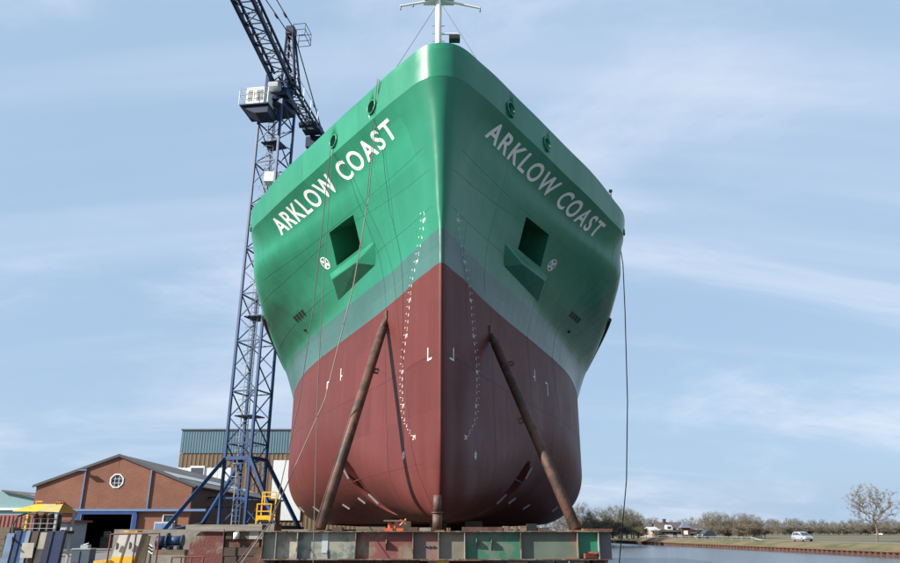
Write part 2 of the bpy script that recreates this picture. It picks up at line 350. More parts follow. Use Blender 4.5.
# paints of the hull: three coats parted at two heights
def hullmat():
    m = bpy.data.materials.new('ship_hull_paint'); m.use_nodes = True; t = m.node_tree; n = t.nodes; b = n['Principled BSDF']; lk = t.links.new; b.inputs['Specular IOR Level'].default_value = .3
    g = n.new('ShaderNodeNewGeometry'); sp = n.new('ShaderNodeSeparateXYZ'); lk(g.outputs['Position'], sp.inputs[0])
    def step(z):
        a = n.new('ShaderNodeMath'); a.operation = 'GREATER_THAN'; a.inputs[1].default_value = z; lk(sp.outputs[2], a.inputs[0]); return a.outputs[0]
    m1 = n.new('ShaderNodeMix'); m1.data_type = 'RGBA'; lk(step(6.76), m1.inputs[0]); m1.inputs[6].default_value = (.094,.0235,.0205,1); m1.inputs[7].default_value = (.04,.108,.094,1)
    m2 = n.new('ShaderNodeMix'); m2.data_type = 'RGBA'; lk(step(7.75), m2.inputs[0]); lk(m1.outputs[2], m2.inputs[6]); m2.inputs[7].default_value = (.016,.175,.10,1)
    mp = n.new('ShaderNodeMapping'); mp.inputs['Scale'].default_value = (1,1,.12); lk(g.outputs['Position'], mp.inputs[0])
    st = n.new('ShaderNodeTexNoise'); st.inputs['Scale'].default_value = 1.7; st.inputs['Detail'].default_value = 7; lk(mp.outputs[0], st.inputs[0])
    bl = n.new('ShaderNodeTexNoise'); bl.inputs['Scale'].default_value = .5; bl.inputs['Detail'].default_value = 6; lk(g.outputs['Position'], bl.inputs[0])
    ad = n.new('ShaderNodeMath'); ad.operation = 'ADD'; lk(st.outputs[0], ad.inputs[0]); lk(bl.outputs[0], ad.inputs[1])
    mr = n.new('ShaderNodeMapRange'); mr.inputs[1].default_value = .6; mr.inputs[2].default_value = 1.4; mr.inputs[3].default_value = .89; mr.inputs[4].default_value = 1.11; lk(ad.outputs[0], mr.inputs[0])
    mu = n.new('ShaderNodeMix'); mu.data_type = 'RGBA'; mu.blend_type = 'MULTIPLY'; mu.inputs[0].default_value = 1; lk(m2.outputs[2], mu.inputs[6]); lk(mr.outputs[0], mu.inputs[7])
    # each plate left the shop a touch lighter or darker than its neighbour
    cz = n.new('ShaderNodeCombineXYZ'); lk(sp.outputs[1], cz.inputs[0]); lk(sp.outputs[2], cz.inputs[1])
    bk_ = n.new('ShaderNodeTexBrick'); bk_.inputs['Scale'].default_value = 1; bk_.inputs['Brick Width'].default_value = 3.1; bk_.inputs['Row Height'].default_value = 1.45; bk_.inputs['Mortar Size'].default_value = .006
    bk_.inputs['Color1'].default_value = (.90,.90,.90,1); bk_.inputs['Color2'].default_value = (1.08,1.08,1.08,1); bk_.inputs['Mortar'].default_value = (.86,.86,.86,1); lk(cz.outputs[0], bk_.inputs['Vector'])
    mq = n.new('ShaderNodeMix'); mq.data_type = 'RGBA'; mq.blend_type = 'MULTIPLY'; mq.inputs[0].default_value = 1; lk(mu.outputs[2], mq.inputs[6]); lk(bk_.outputs[0], mq.inputs[7]); mu = mq
    # faint chalky bloom in vertical runs
    r2 = n.new('ShaderNodeMapRange'); r2.inputs[1].default_value = .52; r2.inputs[2].default_value = .8; r2.inputs[4].default_value = .012; lk(st.outputs[0], r2.inputs[0])
    m3 = n.new('ShaderNodeMix'); m3.data_type = 'RGBA'; lk(r2.outputs[0], m3.inputs[0]); lk(mu.outputs[2], m3.inputs[6]); m3.inputs[7].default_value = (.3,.33,.31,1)
    lk(m3.outputs[2], b.inputs['Base Color'])
    r3 = n.new('ShaderNodeMapRange'); r3.inputs[3].default_value = .22; r3.inputs[4].default_value = .4; lk(bl.outputs[0], r3.inputs[0]); rm = n.new('ShaderNodeMath'); rm.operation = 'MULTIPLY_ADD'; lk(step(6.76), rm.inputs[0]); rm.inputs[1].default_value = -.2; lk(r3.outputs[0], rm.inputs[2]); ra = n.new('ShaderNodeMath'); ra.operation = 'ADD'; ra.inputs[1].default_value = .2; lk(rm.outputs[0], ra.inputs[0]); lk(ra.outputs[0], b.inputs['Roughness']); sm = n.new('ShaderNodeMapRange'); sm.inputs[3].default_value = .15; sm.inputs[4].default_value = .32; lk(step(6.76), sm.inputs[0]); lk(sm.outputs[0], b.inputs['Specular IOR Level'])
    # plating that is slightly dished between its frames
    n3 = n.new('ShaderNodeTexNoise'); n3.inputs['Scale'].default_value = .9; n3.inputs['Detail'].default_value = 2; lk(g.outputs['Position'], n3.inputs[0])
    wv = n.new('ShaderNodeTexWave'); wv.wave_type = 'BANDS'; wv.bands_direction = 'Y'; wv.inputs['Scale'].default_value = .5; wv.inputs['Distortion'].default_value = .6; lk(g.outputs['Position'], wv.inputs[0])
    a2 = n.new('ShaderNodeMath'); a2.operation = 'MULTIPLY_ADD'; lk(wv.outputs['Fac'], a2.inputs[0]); a2.inputs[1].default_value = .07; lk(n3.outputs[0], a2.inputs[2])
    bp = n.new('ShaderNodeBump'); bp.inputs['Strength'].default_value = .3; bp.inputs['Distance'].default_value = .08; lk(a2.outputs[0], bp.inputs['Height']); lk(bp.outputs[0], b.inputs['Normal'])
    return m
M_HULL = hullmat()
M_POCKET = mat('dark_green_recess_paint', (.025, .19, .11), .5, var=.15)
M_LETTER = mat('white_hull_lettering', (.80, .80, .78), .5, var=.05)
M_MARK = mat('white_draft_paint', (.75, .72, .70), .55, var=.1)

ship = thing('cargo_ship', (AX0, 18, .27), 'green and red hull of the cargo ship ARKLOW COAST seen from the bow', 'ship')
NQ = 90
qq = np.concatenate([np.linspace(0, .12, 10)[:-1], np.linspace(.12, 1, NQ)])
zrows = np.unique(np.round(np.concatenate([np.linspace(.27, .5, 5), np.linspace(.5, 2.7, 20), np.linspace(2.7, 6.76, 16), np.linspace(6.76, 7.75, 6), np.linspace(7.75, ZK0, 26)]), 4))
aft = [26, 30, 36, 44, 56, 70]
V = []; ncol = 2*(len(qq)+len(aft))-1
for z in zrows:
    s, b_ = row(z, qq); s = np.append(s, aft); b_ = np.append(b_, [b_[-1]]*len(aft)); zz = zreal(s, z)
    for i in range(len(s)-1, 0, -1): V.append(wp(s[i], b_[i], float(zz[i]), -1))
    V.append(wp(s[0], 0, float(zz[0]), 1))
    for i in range(1, len(s)): V.append(wp(s[i], b_[i], float(zz[i]), 1))
F = []
nr = len(zrows)
for j in range(nr-1):
    for i in range(ncol-1):
        F.append((j*ncol+i, j*ncol+i+1, (j+1)*ncol+i+1, (j+1)*ncol+i))
nside = len(F)
h = ncol//2
for j, rev in ((0, 0), (nr-1, 1)):
    o = j*ncol
    for i in range(h-1): F.append((o+i, o+i+1, o+ncol-2-i, o+ncol-1-i))
    F.append((o+h-1, o+h, o+h+1))
F.append([j*ncol for j in range(nr)]+[j*ncol+ncol-1 for j in range(nr-1, -1, -1)])
me = bpy.data.meshes.new('hull'); me.from_pydata([tuple(v) for v in V], [], F)
bm = bmesh.new(); bm.from_mesh(me); bmesh.ops.recalc_face_normals(bm, faces=bm.faces)
bm.faces.ensure_lookup_table()
for f_ in bm.faces: f_.smooth = f_.index < nside
for e in bm.edges:
    if len(e.link_faces) == 2 and e.link_faces[0].smooth != e.link_faces[1].smooth: e.smooth = False
bm.to_mesh(me); bm.free()
me.materials.append(M_HULL); me.materials.append(M_POCKET)
hull = link('hull', me, None, ship)

def cut(target, cutter_mb):
    cm = cutter_mb.mesh('cutter'); cm.materials.append(M_HULL); cm.materials.append(M_POCKET)
    co = bpy.data.objects.new('cutter', cm); col.objects.link(co)
    md = target.modifiers.new('cut', 'BOOLEAN'); md.operation = 'DIFFERENCE'; md.solver = 'EXACT'; md.object = co
    bpy.context.view_layer.update()
    ev = target.evaluated_get(bpy.context.evaluated_depsgraph_get())
    nm = bpy.data.meshes.new_from_object(ev)
    target.modifiers.clear(); old = target.data; target.data = nm; nm.name = old.name
    bpy.data.objects.remove(co); bpy.data.meshes.remove(cm)
# anchor recesses and thruster tunnel
for side in (-1, 1):
    c = MB(); c.mi = 1
    quad = [(4.35, 10.08), (5.9, 10.1), (6.64, 9.1), (4.81, 9.08)]
    P = [hp(s, z, side, .5) for s, z in quad]
    ctr = hp(5.4, 9.6, side); inn = hp(5.4, 9.6, side, 1.0)-ctr
    Q = [hp(s, z, side)-inn*1.25 for s, z in quad]
    c.add(P+Q, [(0,1,2,3), (4,5,6,7), (0,1,5,4), (1,2,6,5), (2,3,7,6), (3,0,4,7)])
    cut(hull, c)
c = MB(); c.mi = 0; c.smooth = True; c.tube(wp(8.45, 6, 1.42, -1), wp(8.45, 6, 1.42, 1), .92, 40)
cut(hull, c)
# bulwark: a plate 0.12 m thick standing on the sheer line, knuckled at its foot
BH = 1.12
qb = np.concatenate([np.linspace(0, .12, 14)[:-1], np.linspace(.12, 1, 70)])
s, b_ = row(ZK0, qb); s = np.append(s, 13.5); b_ = np.append(b_, 8.0)
def bhf(x_): q_ = min(max((x_-6)/5.5, 0), 1); return 1-.42*q_*q_*(3-2*q_)
def ring(inset, dz, flare):
    Lp = []
    for i in range(len(s)):
        d0 = max(i-1, 0); d1 = min(i+1, len(s)-1)
        tx, ty = s[d1]-s[d0], b_[d1]-b_[d0]
        if i == 0: tx, ty = 0, 1
        l = math.hypot(tx, ty); nx, ny = -ty/l, tx/l
        o = -inset+flare*min(max(s[i], 0)/8, 1)
        Lp.append((s[i]+nx*o, b_[i]+ny*o if i else 0, float(ZK0-SHEER*min(max(s[i]+.7, 0), 12))+dz*bhf(s[i])))
    return [wp(a, l, z, -1) for a, l, z in Lp[::-1]]+[wp(a, l, z, 1) for a, l, z in Lp[1:]]
rings = [ring(-.003, .0, 0), ring(-.003, BH*.5, .06), ring(-.003, BH, .12), ring(.12, BH, .12), ring(.12, .0, 0)]
nn_ = len(rings[0]); V = [p for r_ in rings for p in r_]; F = []
for k in range(5):
    for i in range(nn_-1): F.append((k*nn_+i, k*nn_+i+1, ((k+1) % 5)*nn_+i+1, ((k+1) % 5)*nn_+i))
F += [[k*nn_ for k in range(5)], [k*nn_+nn_-1 for k in range(5)][::-1]]
bb = MB(); bb.add(V, F); me = bb.mesh('bulwark'); me.materials.append(M_HULL); me.materials.append(M_POCKET)
for p in me.polygons: p.use_smooth = p.index < 2*(nn_-1)
bm = bmesh.new(); bm.from_mesh(me)
for e in bm.edges:
    if len(e.link_faces) == 2 and e.calc_face_angle(0) > R(40): e.smooth = False
bm.to_mesh(me); bm.free()
bulwark = link('bulwark', me, None, ship)
HAWSE = [(1.5, .34), (3.5, .36), (9.9, .30)]
for side in (-1, 1):
    for s0, dz in HAWSE:
        zc = zk(s0)+(dz+.1)*bhf(s0); b0 = hb(s0, ZK0)
        ds = (hb(s0+.1, ZK0)-hb(s0-.1, ZK0))/.2; n_ = Vector((-ds, 1)).normalized()
        p0 = wp(s0+n_.x*.45, b0+n_.y*.45, zc, side); p1 = wp(s0-n_.x*.6, b0-n_.y*.6, zc, side)
        r = .2 if s0 < 6 else .1
        c = MB(); c.mi = 1; c.smooth = True; c.tube(p0, p1, r, 24); cut(bulwark, c)
        k_ = MB(); k_.smooth = False; k_.tube(wp(s0-n_.x*.16, b0-n_.y*.16, zc, side), wp(s0-n_.x*.7, b0-n_.y*.7, zc, side), r+.03, 20); k_.obj('fairlead_shade_plug', M_DARKBLUE if False else M_HOLESHADE, ship)
        # the rolled steel lip of the fairlead, with a black plug behind as painted shade
        d = (p0-p1).normalized(); e1 = Vector((0,0,1)); e2 = d.cross(e1).normalized(); e1 = e2.cross(d)
        ctr = wp(s0+n_.x*.035, b0+n_.y*.035, zc, side)+d*.03*min(s0/8, 1)
        t_ = MB(); t_.smooth = True; VV = []; FF = []
        for i in range(28):
            w = 2*math.pi*i/28; e = e1*math.cos(w)+e2*math.sin(w)
            for k in range(8):
                a = 2*math.pi*k/8; VV.append(ctr+e*(r+.025+.03*math.cos(a))+d*.03*math.sin(a))
        for i in range(28):
            for k in range(8): FF.append((i*8+k, ((i+1) % 28)*8+k, ((i+1) % 28)*8+(k+1) % 8, i*8+(k+1) % 8))
        t_.add(VV, FF); t_.obj('fairlead', M_HULL, ship)
# anchor bolsters: the wedge shaped ledge below each recess
for side in (-1, 1):
    A = wp(5.0, 2.89, 8.60, side); Bp = wp(6.8, 3.91, 8.63, side)
    H = {k: hp(*v, side, -.05) for k, v in dict(tf=(3.77, 9.03), bf=(4.41, 8.29), bb=(8.03, 8.04), tb=(7.4, 9.05), tm=(5.6, 9.05)).items()}
    K = MB(); V_ = [A, Bp, H['tf'], H['bf'], H['bb'], H['tb'], H['tm']]
    K.add(V_, [(0,1,4,3), (2,0,3), (2,6,0), (6,5,1,0), (1,5,4), (2,3,4,5,6)])
    o = K.obj('anchor_bolster', M_HULL, ship)
    mdb = o.modifiers.new('edge', 'BEVEL'); mdb.width = .05; mdb.segments = 3
    ev = o.evaluated_get(bpy.context.evaluated_depsgraph_get()); 
# deck collar inside the bulwark stays hidden; weld seams show as thin raised beads
def ribbon(pts_sz, side, w=.016, off=.004, name='weld_seam', m=None):
    V = []; F = []
    P = [hp(s_, z_, side, .0) for s_, z_ in pts_sz]
    for i, (s_, z_) in enumerate(pts_sz):
        d = (P[min(i+1, len(P)-1)]-P[max(i-1, 0)]).normalized(); nrm = (hp(s_, z_, side, 1)-P[i]).normalized(); a = d.cross(nrm)*w
        c0 = P[i]; V += [c0-a-nrm*.02, c0-a*.5+nrm*off, c0+a*.5+nrm*off, c0+a-nrm*.02]
    for i in range(len(P)-1):
        for k in range(3): F.append((4*i+k, 4*i+k+1, 4*i+4+k+1, 4*i+4+k))
    r_ = MB(); r_.smooth = True; r_.add(V, F); return r_.obj(name, m or M_HULL, ship)
def lin(a, b, n=40): return [(a[0]+(b[0]-a[0])*i/n, a[1]+(b[1]-a[1])*i/n) for i in range(n+1)]
for side in (-1, 1):
    ribbon(lin((.05, 8.52), (3.6, 8.65), 20)+lin((3.75, 8.65), (8, 8.54), 20)+lin((8.2, 8.54), (16, 8.31), 40), side)
    ribbon(lin((.1, 9.6), (4.4, 9.9), 30), side); ribbon(lin((6.4, 9.9), (10.4, 9.56), 30)+lin((10.6, 9.55), (13.2, 9.4), 20), side)
    ribbon(lin((.3, 10.35), (10.6, 9.95), 60), side, .012)
    ribbon(lin((.2, 4.33), (19, 4.3), 70), side, .012)
    ribbon(lin((.9, 1.62), (19, 1.7), 70), side)
    ribbon(lin((2.3, 11.9), (3.35, 7.0), 40), side, .014)
    ribbon(lin((1.35, 8.5), (1.6, 5.2), 40), side, .012)
    ribbon(lin((7.4, 9.4), (8.3, 2.4), 60), side, .012)
    ribbon(lin((3.9, 6.7), (4.2, 1.7), 40), side, .012)
    ribbon(lin((9.6, 11.2), (12.0, 4.4), 50), side, .012)

# ------------------------------------------------------------------ lettering and marks
def glyph(txt, bold=.028):
    cu = bpy.data.curves.new('t', 'FONT'); cu.body = txt; cu.size = 1; cu.offset = bold; cu.resolution_u = 5; cu.fill_mode = 'FRONT'
    o = bpy.data.objects.new('t', cu); col.objects.link(o); bpy.context.view_layer.update()
    me = bpy.data.meshes.new_from_object(o.evaluated_get(bpy.context.evaluated_depsgraph_get()))
    bm = bmesh.new(); bm.from_mesh(me)
    for _ in range(2):
        el = [e for e in bm.edges if e.calc_length() > .16]
        if el: bmesh.ops.subdivide_edges(bm, edges=el, cuts=1)
    bmesh.ops.triangulate(bm, faces=bm.faces)
    V = [tuple(v.co) for v in bm.verts]; F = [tuple(v.index for v in f_.verts) for f_ in bm.faces]; bm.free()
    bpy.data.objects.remove(o); bpy.data.curves.remove(cu); bpy.data.meshes.remove(me)
    xs = [v[0] for v in V]; yv = [v[1] for v in V]
    return V, F, min(xs), max(xs), min(yv), max(yv)
GL = {}
def getg(c, bold):
    if (c, bold) not in GL: GL[(c, bold)] = glyph(c, bold)
    return GL[(c, bold)]
def onhull(name, V, F, side, place, m=None, off=.009):
    """flat figure (u, v in metres) laid on the plating; place(u, v) -> (s, z). It gets a few mm of paint thickness"""
    n_ = len(V); P = [hp(*place(u, v), side, off) for u, v in V]; Q = [hp(*place(u, v), side, off-.02) for u, v in V]
    cnt = {}
    for f_ in F:
        for i in range(len(f_)):
            e = (f_[i], f_[(i+1) % len(f_)]); cnt[e] = 1
    rim = [(a, b) for (a, b) in cnt if (b, a) not in cnt]
    k = MB(); k.add(P+Q, [tuple(f_) for f_ in F]+[(a, b, b+n_, a+n_) for a, b in rim])
    return k.obj(name, m or M_LETTER, ship)
TXT = 'ARKLOW COAST'; H_L = .565; BOLD = .018
adv = []; x = 0
for c in TXT:
    if c == ' ': x += .40; adv.append(None); continue
    V, F, x0, x1, y0, y1 = getg(c, BOLD); adv.append(x-x0); x += (x1-x0)+.115
XT = x-.115
# arc length along the text line
ss = np.linspace(.3, 9, 400); base = lambda s_: 11.28-.04*s_
bl = np.array([hb(s_, zeta(s_, base(s_)+.3)) for s_ in ss]); arc = np.concatenate([[0], np.cumsum(np.hypot(np.diff(ss), np.diff(bl)))])
arc0, arc1 = np.interp(1.02, ss, arc), np.interp(8.25, ss, arc)
for side in (-1, 1):
    for c, a in zip(TXT, adv):
        if a is None: continue
        V, F, x0, x1, y0, y1 = getg(c, BOLD)
        capy = getg('K', BOLD)[5]
        def place(u, v):
            f_ = u; f_ = f_ if side > 0 else 1-f_
            s_ = float(np.interp(arc0+(arc1-arc0)*f_, arc, ss))
            sh = 0
            return s_, base(s_)+v*H_L/capy+0
        onhull('letter', [((a+vx)/XT, vy) for vx, vy, _ in V], F, side, place)
# draught marks: even decimetres, each metre as its figure with M, small ticks between
dm_z = [2.07, 3.0, 4.28, 5.5, 6.66, 7.55, 8.47]; dm_s = [1.1, 2.35, 2.54, 2.18, 1.85, 1.28, .72]
def figure(name, txt, hgt, s0, z0, side, m=M_MARK, bold=.03):
    w = 0; Vall = []; Fall = []
    for c in txt:
        V, F, x0, x1, y0, y1 = getg(c, bold); o = len(Vall)
        Vall += [(w+vx-x0, vy) for vx, vy, _ in V]; Fall += [tuple(i+o for i in f_) for f_ in F]; w += x1-x0+.12
    k = hgt/.72; ts, tz = frame(s0, z0)
    def place(u, v):
        return s0+side*(u-w/2)*k*ts, z0+v*k*tz
    return onhull(name, Vall, Fall, side, place, m, .008)
for side in (-1, 1):
    for d in range(20, 84, 2):
        z = .27+d/10; s0 = float(pchip(dm_z, dm_s, z))
        txt = f'{d//10}M' if d % 10 == 0 else str(d % 10)
        figure('draft_mark', txt, .125 if d % 10 == 0 else .105, s0, z, side, M_MARK, .0)
        ts, tz = frame(s0, z+.1)
        ofs = .23
        onhull('draft_tick', [(-.045, 0), (.045, 0), (.045, .016), (-.045, .016)], [(0,1,2,3)], side, lambda u, v: (s0+(u*side+ofs)*ts, z+.13+v*tz), M_MARK, .008)
def shape(name, polys, s0, z0, side, m=None, off=.01, mirror=False):
    ts, tz = frame(s0, z0); Vall = []; Fall = []
    for P in polys:
        o = len(Vall); Vall += P; Fall.append(tuple(range(o, o+len(P))))
    k = side if not mirror else 1
    return onhull(name, Vall, Fall, side, lambda u, v: (s0+u*k*ts, z0+v*tz), m or M_MARK, off)
def rect(x0, y0, x1, y1): return [(x0,y0),(x1,y0),(x1,y1),(x0,y1)]
for side in (-1, 1):
    # bracket marks: u runs aft
    shape('bracket_mark', [rect(.0,0,.30,.05), rect(.25,.052,.30,.36)], .38, 4.22, side, mirror=True)
    shape('frame_mark', [rect(-.03,-.15,.03,.3), rect(-.18,-.03,-.032,.03)], 8.5, 5.4, side, mirror=True)
    shape('frame_mark', [rect(-.03,-.3,.03,.16), rect(-.3,.162,.03,.22)], 10.2, 5.3, side, mirror=True)
    # thruster symbol: a ring round a four bladed screw
    ring_ = []
    for i in range(28):
        a, c_ = 2*math.pi*i/28, 2*math.pi*(i+1)/28
        ring_.append([(.27*math.cos(a), .27*math.sin(a)), (.27*math.cos(c_), .27*math.sin(c_)), (.225*math.cos(c_), .225*math.sin(c_)), (.225*math.cos(a), .225*math.sin(a))][::-1])
    blades = []
    for k in range(4):
        w = R(45+90*k)
        P = [(.02,-.02),(.1,-.06),(.21,-.045),(.225,0),(.21,.045),(.1,.06),(.02,.02)]
        blades.append([(x_*math.cos(w)-y_*math.sin(w), x_*math.sin(w)+y_*math.cos(w)) for x_, y_ in P])
    shape('thruster_symbol', ring_+blades, 7.15, 9.38, side)
    k2 = .42
    shape('bulb_symbol', [[(x_*k2, y_*k2) for x_, y_ in P] for P in ring_+blades], 2.33, 1.95, side)
    # three square scuppers with dark mouths
    for k in range(4):
        s0 = 10.75+.31*k; z0 = 8.53
        c0 = hp(s0, z0, side); nrm = (hp(s0, z0, side, 1)-c0)
        ts, tz = frame(s0, z0)
        e1 = (hp(s0+.1, z0, side)-c0).normalized(); e2 = nrm.cross(e1)
        Mx = Matrix((e1, e2, nrm)).transposed().to_4x4()
        k_ = MB(); k_.box(c0+nrm*.0, (.2, .25, .05), M=Mx); f_ = k_.obj('scupper', M_BLACK, ship)
    # zinc anodes on the turn of the bilge, each a pale bar
    for s0, z0 in ((7.75, 1.05), (10.6, 1.1), (12.9, .95), (16.3, .95), (9.2, 2.0), (19.2, 1.0)):
        c0 = hp(s0, z0, side, .05); nrm = (hp(s0, z0, side, 1)-hp(s0, z0, side)); e2 = (hp(s0, z0+.1, side)-hp(s0, z0, side)).normalized(); e1 = e2.cross(nrm)
        k_ = MB(); k_.box(c0, (.045, .46 if s0 < 10 else .34, .06), M=Matrix((e1, e2, nrm)).transposed().to_4x4()); k_.obj('anode', mat_anode if 'mat_anode' in globals() else globals().setdefault('mat_anode', mat('zinc_anode', (.36,.34,.32), .6, var=.2)), ship)
    # black strip along the side aft, sloping down and then level
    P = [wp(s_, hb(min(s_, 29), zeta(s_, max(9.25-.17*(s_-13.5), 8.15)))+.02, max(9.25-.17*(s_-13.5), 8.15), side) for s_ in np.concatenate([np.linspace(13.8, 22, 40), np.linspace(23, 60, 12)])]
    k_ = MB(); k_.path(P, .11, 8); k_.obj('black_side_strip', M_BLACK, ship)
    # small drain below the scuppers
    k_ = MB(); c0 = hp(11.9, 8.1, side); nrm = hp(11.9, 8.1, side, 1)-c0
    k_.tube(c0-nrm*.05, c0+nrm*.05, .07, 12); k_.obj('drain', M_BLACK, ship)
# foremast behind the bulwark
mx_, my_ = wp(3.0, 0, 0, 1).x, wp(3.0, 0, 0, 1).y
mp0 = at(438.5, 30, 21); mx_, my_ = mp0.x, 21
top = at(438.5, -60, 21).z
k_ = MB(); k_.smooth = True; k_.tube((mx_, my_, 11.9), (mx_, my_, top), .125, 16, .1); mast = k_.obj('foremast', M_WHITE, ship)
pc, pl, pr = at(438.5, -1, 21), at(400, 5.5, 21), at(480, 7.5, 21)
k_ = MB(); k_.tube(pc, pl, .05, 8, .035); k_.obj('crossarm', M_WHITE, mast)
k_ = MB(); k_.tube(pc, pr, .05, 8, .035); k_.obj('crossarm', M_WHITE, mast)
k_ = MB(); k_.box((mx_, my_, pc.z-.02), (1.1, .5, .05)); k_.obj('mast_platform', M_WHITE, mast)
for sx in (-1, 1):
    k_ = MB()
    for i in range(14): k_.tube((mx_+sx*.1, my_-.02, 12.6+i*.32), (mx_+sx*.22, my_-.02, 12.6+i*.32), .014, 5)
    tag(k_.obj('mast_steps', M_GALV, mast), kind='stuff')
fl = at(454.5, 40, 21)
k_ = MB(); k_.tube((mx_, my_, fl.z+.28), (fl.x+.12, my_, fl.z+.28), .035, 8); k_.tube((fl.x, my_, fl.z+.28), (fl.x, my_, fl.z+.1), .02, 6); k_.obj('lamp_bracket', M_WHITE, mast)
k_ = MB(); k_.box((fl.x, my_-.1, fl.z), (.38, .28, .15)); k_.obj('floodlight', M_BLACK, mast)
for a, b2 in (((436, 6, 21), (395, 69, 20.2)), ((442, 4, 21), (480, 64, 19.6))):
    k_ = MB(); k_.tube(at(*a), at(*b2), .008, 5); k_.obj('stay_wire', M_DKROPE, mast)
for pz in ((400.5, 9, 21), (480, 11, 21), (413, 6, 21)):
    p = at(*pz); k_ = MB(); k_.tube(p, p+Vector((0, 0, .16)), .03, 6); k_.obj('mast_lamp', M_BLACK, mast)
for side, q in ((-1, (251.5, 222, 0)), (1, (620, 215, 0)), (1, (605, 186, 0))):
    s0 = 10.2 if q[1] > 200 else 8.3
    zt_ = zk(s0)+BH*bhf(s0); p = wp(s0, hb(s0, ZK0)+.05, zt_, side)
    k_ = MB(); k_.tube(p-Vector((0,0,.1)), p+Vector((0,0,.35)), .03, 6); k_.box(p+Vector((0,0,.38)), (.12,.12,.1)); k_.obj('rail_post', M_BLACK, ship)

# ------------------------------------------------------------------ cradle girder under the bow
GP = dict(
 pale=mat('pale_grey_green_primer', (.240,.248,.208), .6, var=.2, scale=2, second=(.096,.112,.096), amount=.25, sscale=2),
 cream=mat('cream_primer', (.384,.360,.288), .6, var=.18, scale=2, second=(.224,.200,.160), amount=.25, sscale=2.5),
 teal=mat('grey_teal_primer', (.104,.152,.128), .6, var=.25, scale=3, second=(.288,.288,.240), amount=.45, sscale=1.6),
 red=mat('faded_red_primer', (.192,.056,.052), .65, var=.2, scale=2, second=(.216,.176,.120), amount=.28, sscale=.9),
 pink=mat('grey_pink_primer', (.176,.136,.120), .65, var=.25, scale=2, second=(.240,.104,.080), amount=.3, sscale=2),
 drab=mat('drab_primer', (.176,.160,.124), .65, var=.3, scale=2, second=(.240,.208,.136), amount=.35, sscale=1.8),
 green=mat('green_primer', (.028,.152,.092), .55, var=.2, scale=2, second=(.136,.160,.128), amount=.3, sscale=.9),
 grgreen=mat('grey_green_primer', (.104,.136,.104), .65, var=.25, scale=2, second=(.208,.128,.088), amount=.2, sscale=.8),
 bright=mat('bright_green_primer', (.020,.184,.104), .5, var=.15, scale=2),
 grey=mat('grey_violet_primer', (.128,.124,.136), .65, var=.25, second=(.160,.096,.048), amount=.2))
M_FLANGE = mat('flange_paint', (.22,.20,.16), .7, var=.35, scale=4, second=RUST, amount=.45, sscale=4)
GY, GT, GH = 17.5, -.015, .62
px2x = lambda px: at(px, 543, GY).x
g = thing('cradle_girder', (-.3, GY+.3, GT-GH), 'long steel I-beam girder with patchwork paint bays, carrying the bow', 'girder')
edges = [263.5, 276.7, 298, 356, 413, 438.5, 464.5, 520.5, 577, 598, 611.5]
kinds = ['pale','cream','teal','red','pink','drab','green','grgreen','bright','grey']
x0, x1 = px2x(edges[0]), px2x(edges[-1])
k_ = MB(); k_.cube((x0, GY-.13, GT-.022), (x1, GY+.75, GT)); k_.obj('top_flange', M_FLANGE, g)
k_ = MB(); k_.cube((x0, GY-.13, GT-GH), (x1, GY+.75, GT-GH+.022)); k_.obj('bottom_flange', M_FLANGE, g)
for i, kd in enumerate(kinds):
    a, b2 = px2x(edges[i])+.006, px2x(edges[i+1])-.006
    k_ = MB(); k_.cube((a, GY, GT-GH+.0235), (b2, GY+.02, GT-.0235)); k_.obj('web_panel', GP[kd], g)
for i, e in enumerate(edges[:-1]):
    xx = px2x(e)
    k_ = MB(); k_.cube((xx-.01, GY-.118, GT-GH+.024), (xx+.01, GY-.002, GT-.024)); k_.obj('stiffener', [M_FLANGE, GP['pale'], GP['cream'], M_FLANGE][i % 4], g)
k_ = MB(); k_.cube((x0, GY+.6, GT-GH+.024), (x1, GY+.62, GT-.024)); k_.obj('rear_web', M_FLANGE, g)
def plate_hole(x_, z_, hgt, m):
    k_ = MB(); k_.prism([(x_, GY-.002, z_), (x_, GY-.002, z_-hgt), (x_, GY-.11, z_-hgt*.35), (x_, GY-.10, z_-hgt*.1)], (.018, 0, 0)); k_.obj('lifting_lug', m, g)
plate_hole(px2x(386), GT-.18, .24, M_FLANGE); plate_hole(px2x(491), GT-.16, .26, M_FLANGE); plate_hole(px2x(476), GT-.15, .24, GP['green'])
k_ = MB(); k_.cube((px2x(322), GY-.012, GT-.47), (px2x(328), GY-.002, GT-.03)); k_.obj('pale_patch', mat('pale_blue_patch', (.45,.5,.52), .6), g)
k_ = MB(); k_.tube((px2x(328), GY-.014, GT-.42), (px2x(329), GY-.014, GT-.60), .012, 5); k_.obj('hanging_strap', M_BLACK, g)
k_ = MB(); k_.box((px2x(589), GY-.06, GT-GH+.09), (.3, .1, .1), rz=.3); k_.box((px2x(592), GY-.05, GT-GH+.15), (.2, .08, .05), rz=-.3); o = k_.obj('rag', mat('red_brown_rag', (.2,.05,.03), .9, var=.4, scale=9))
tag(o, 'crumpled red-brown rag lying in the bright green girder bay', 'rag')
# wavy cable in the pink bay
k_ = MB(); k_.path([(px2x(425+i), GY-.02, GT-.34+.012*math.sin(i*1.6)) for i in range(13)], .012, 5); k_.obj('wavy_cable', M_BLACK, g)
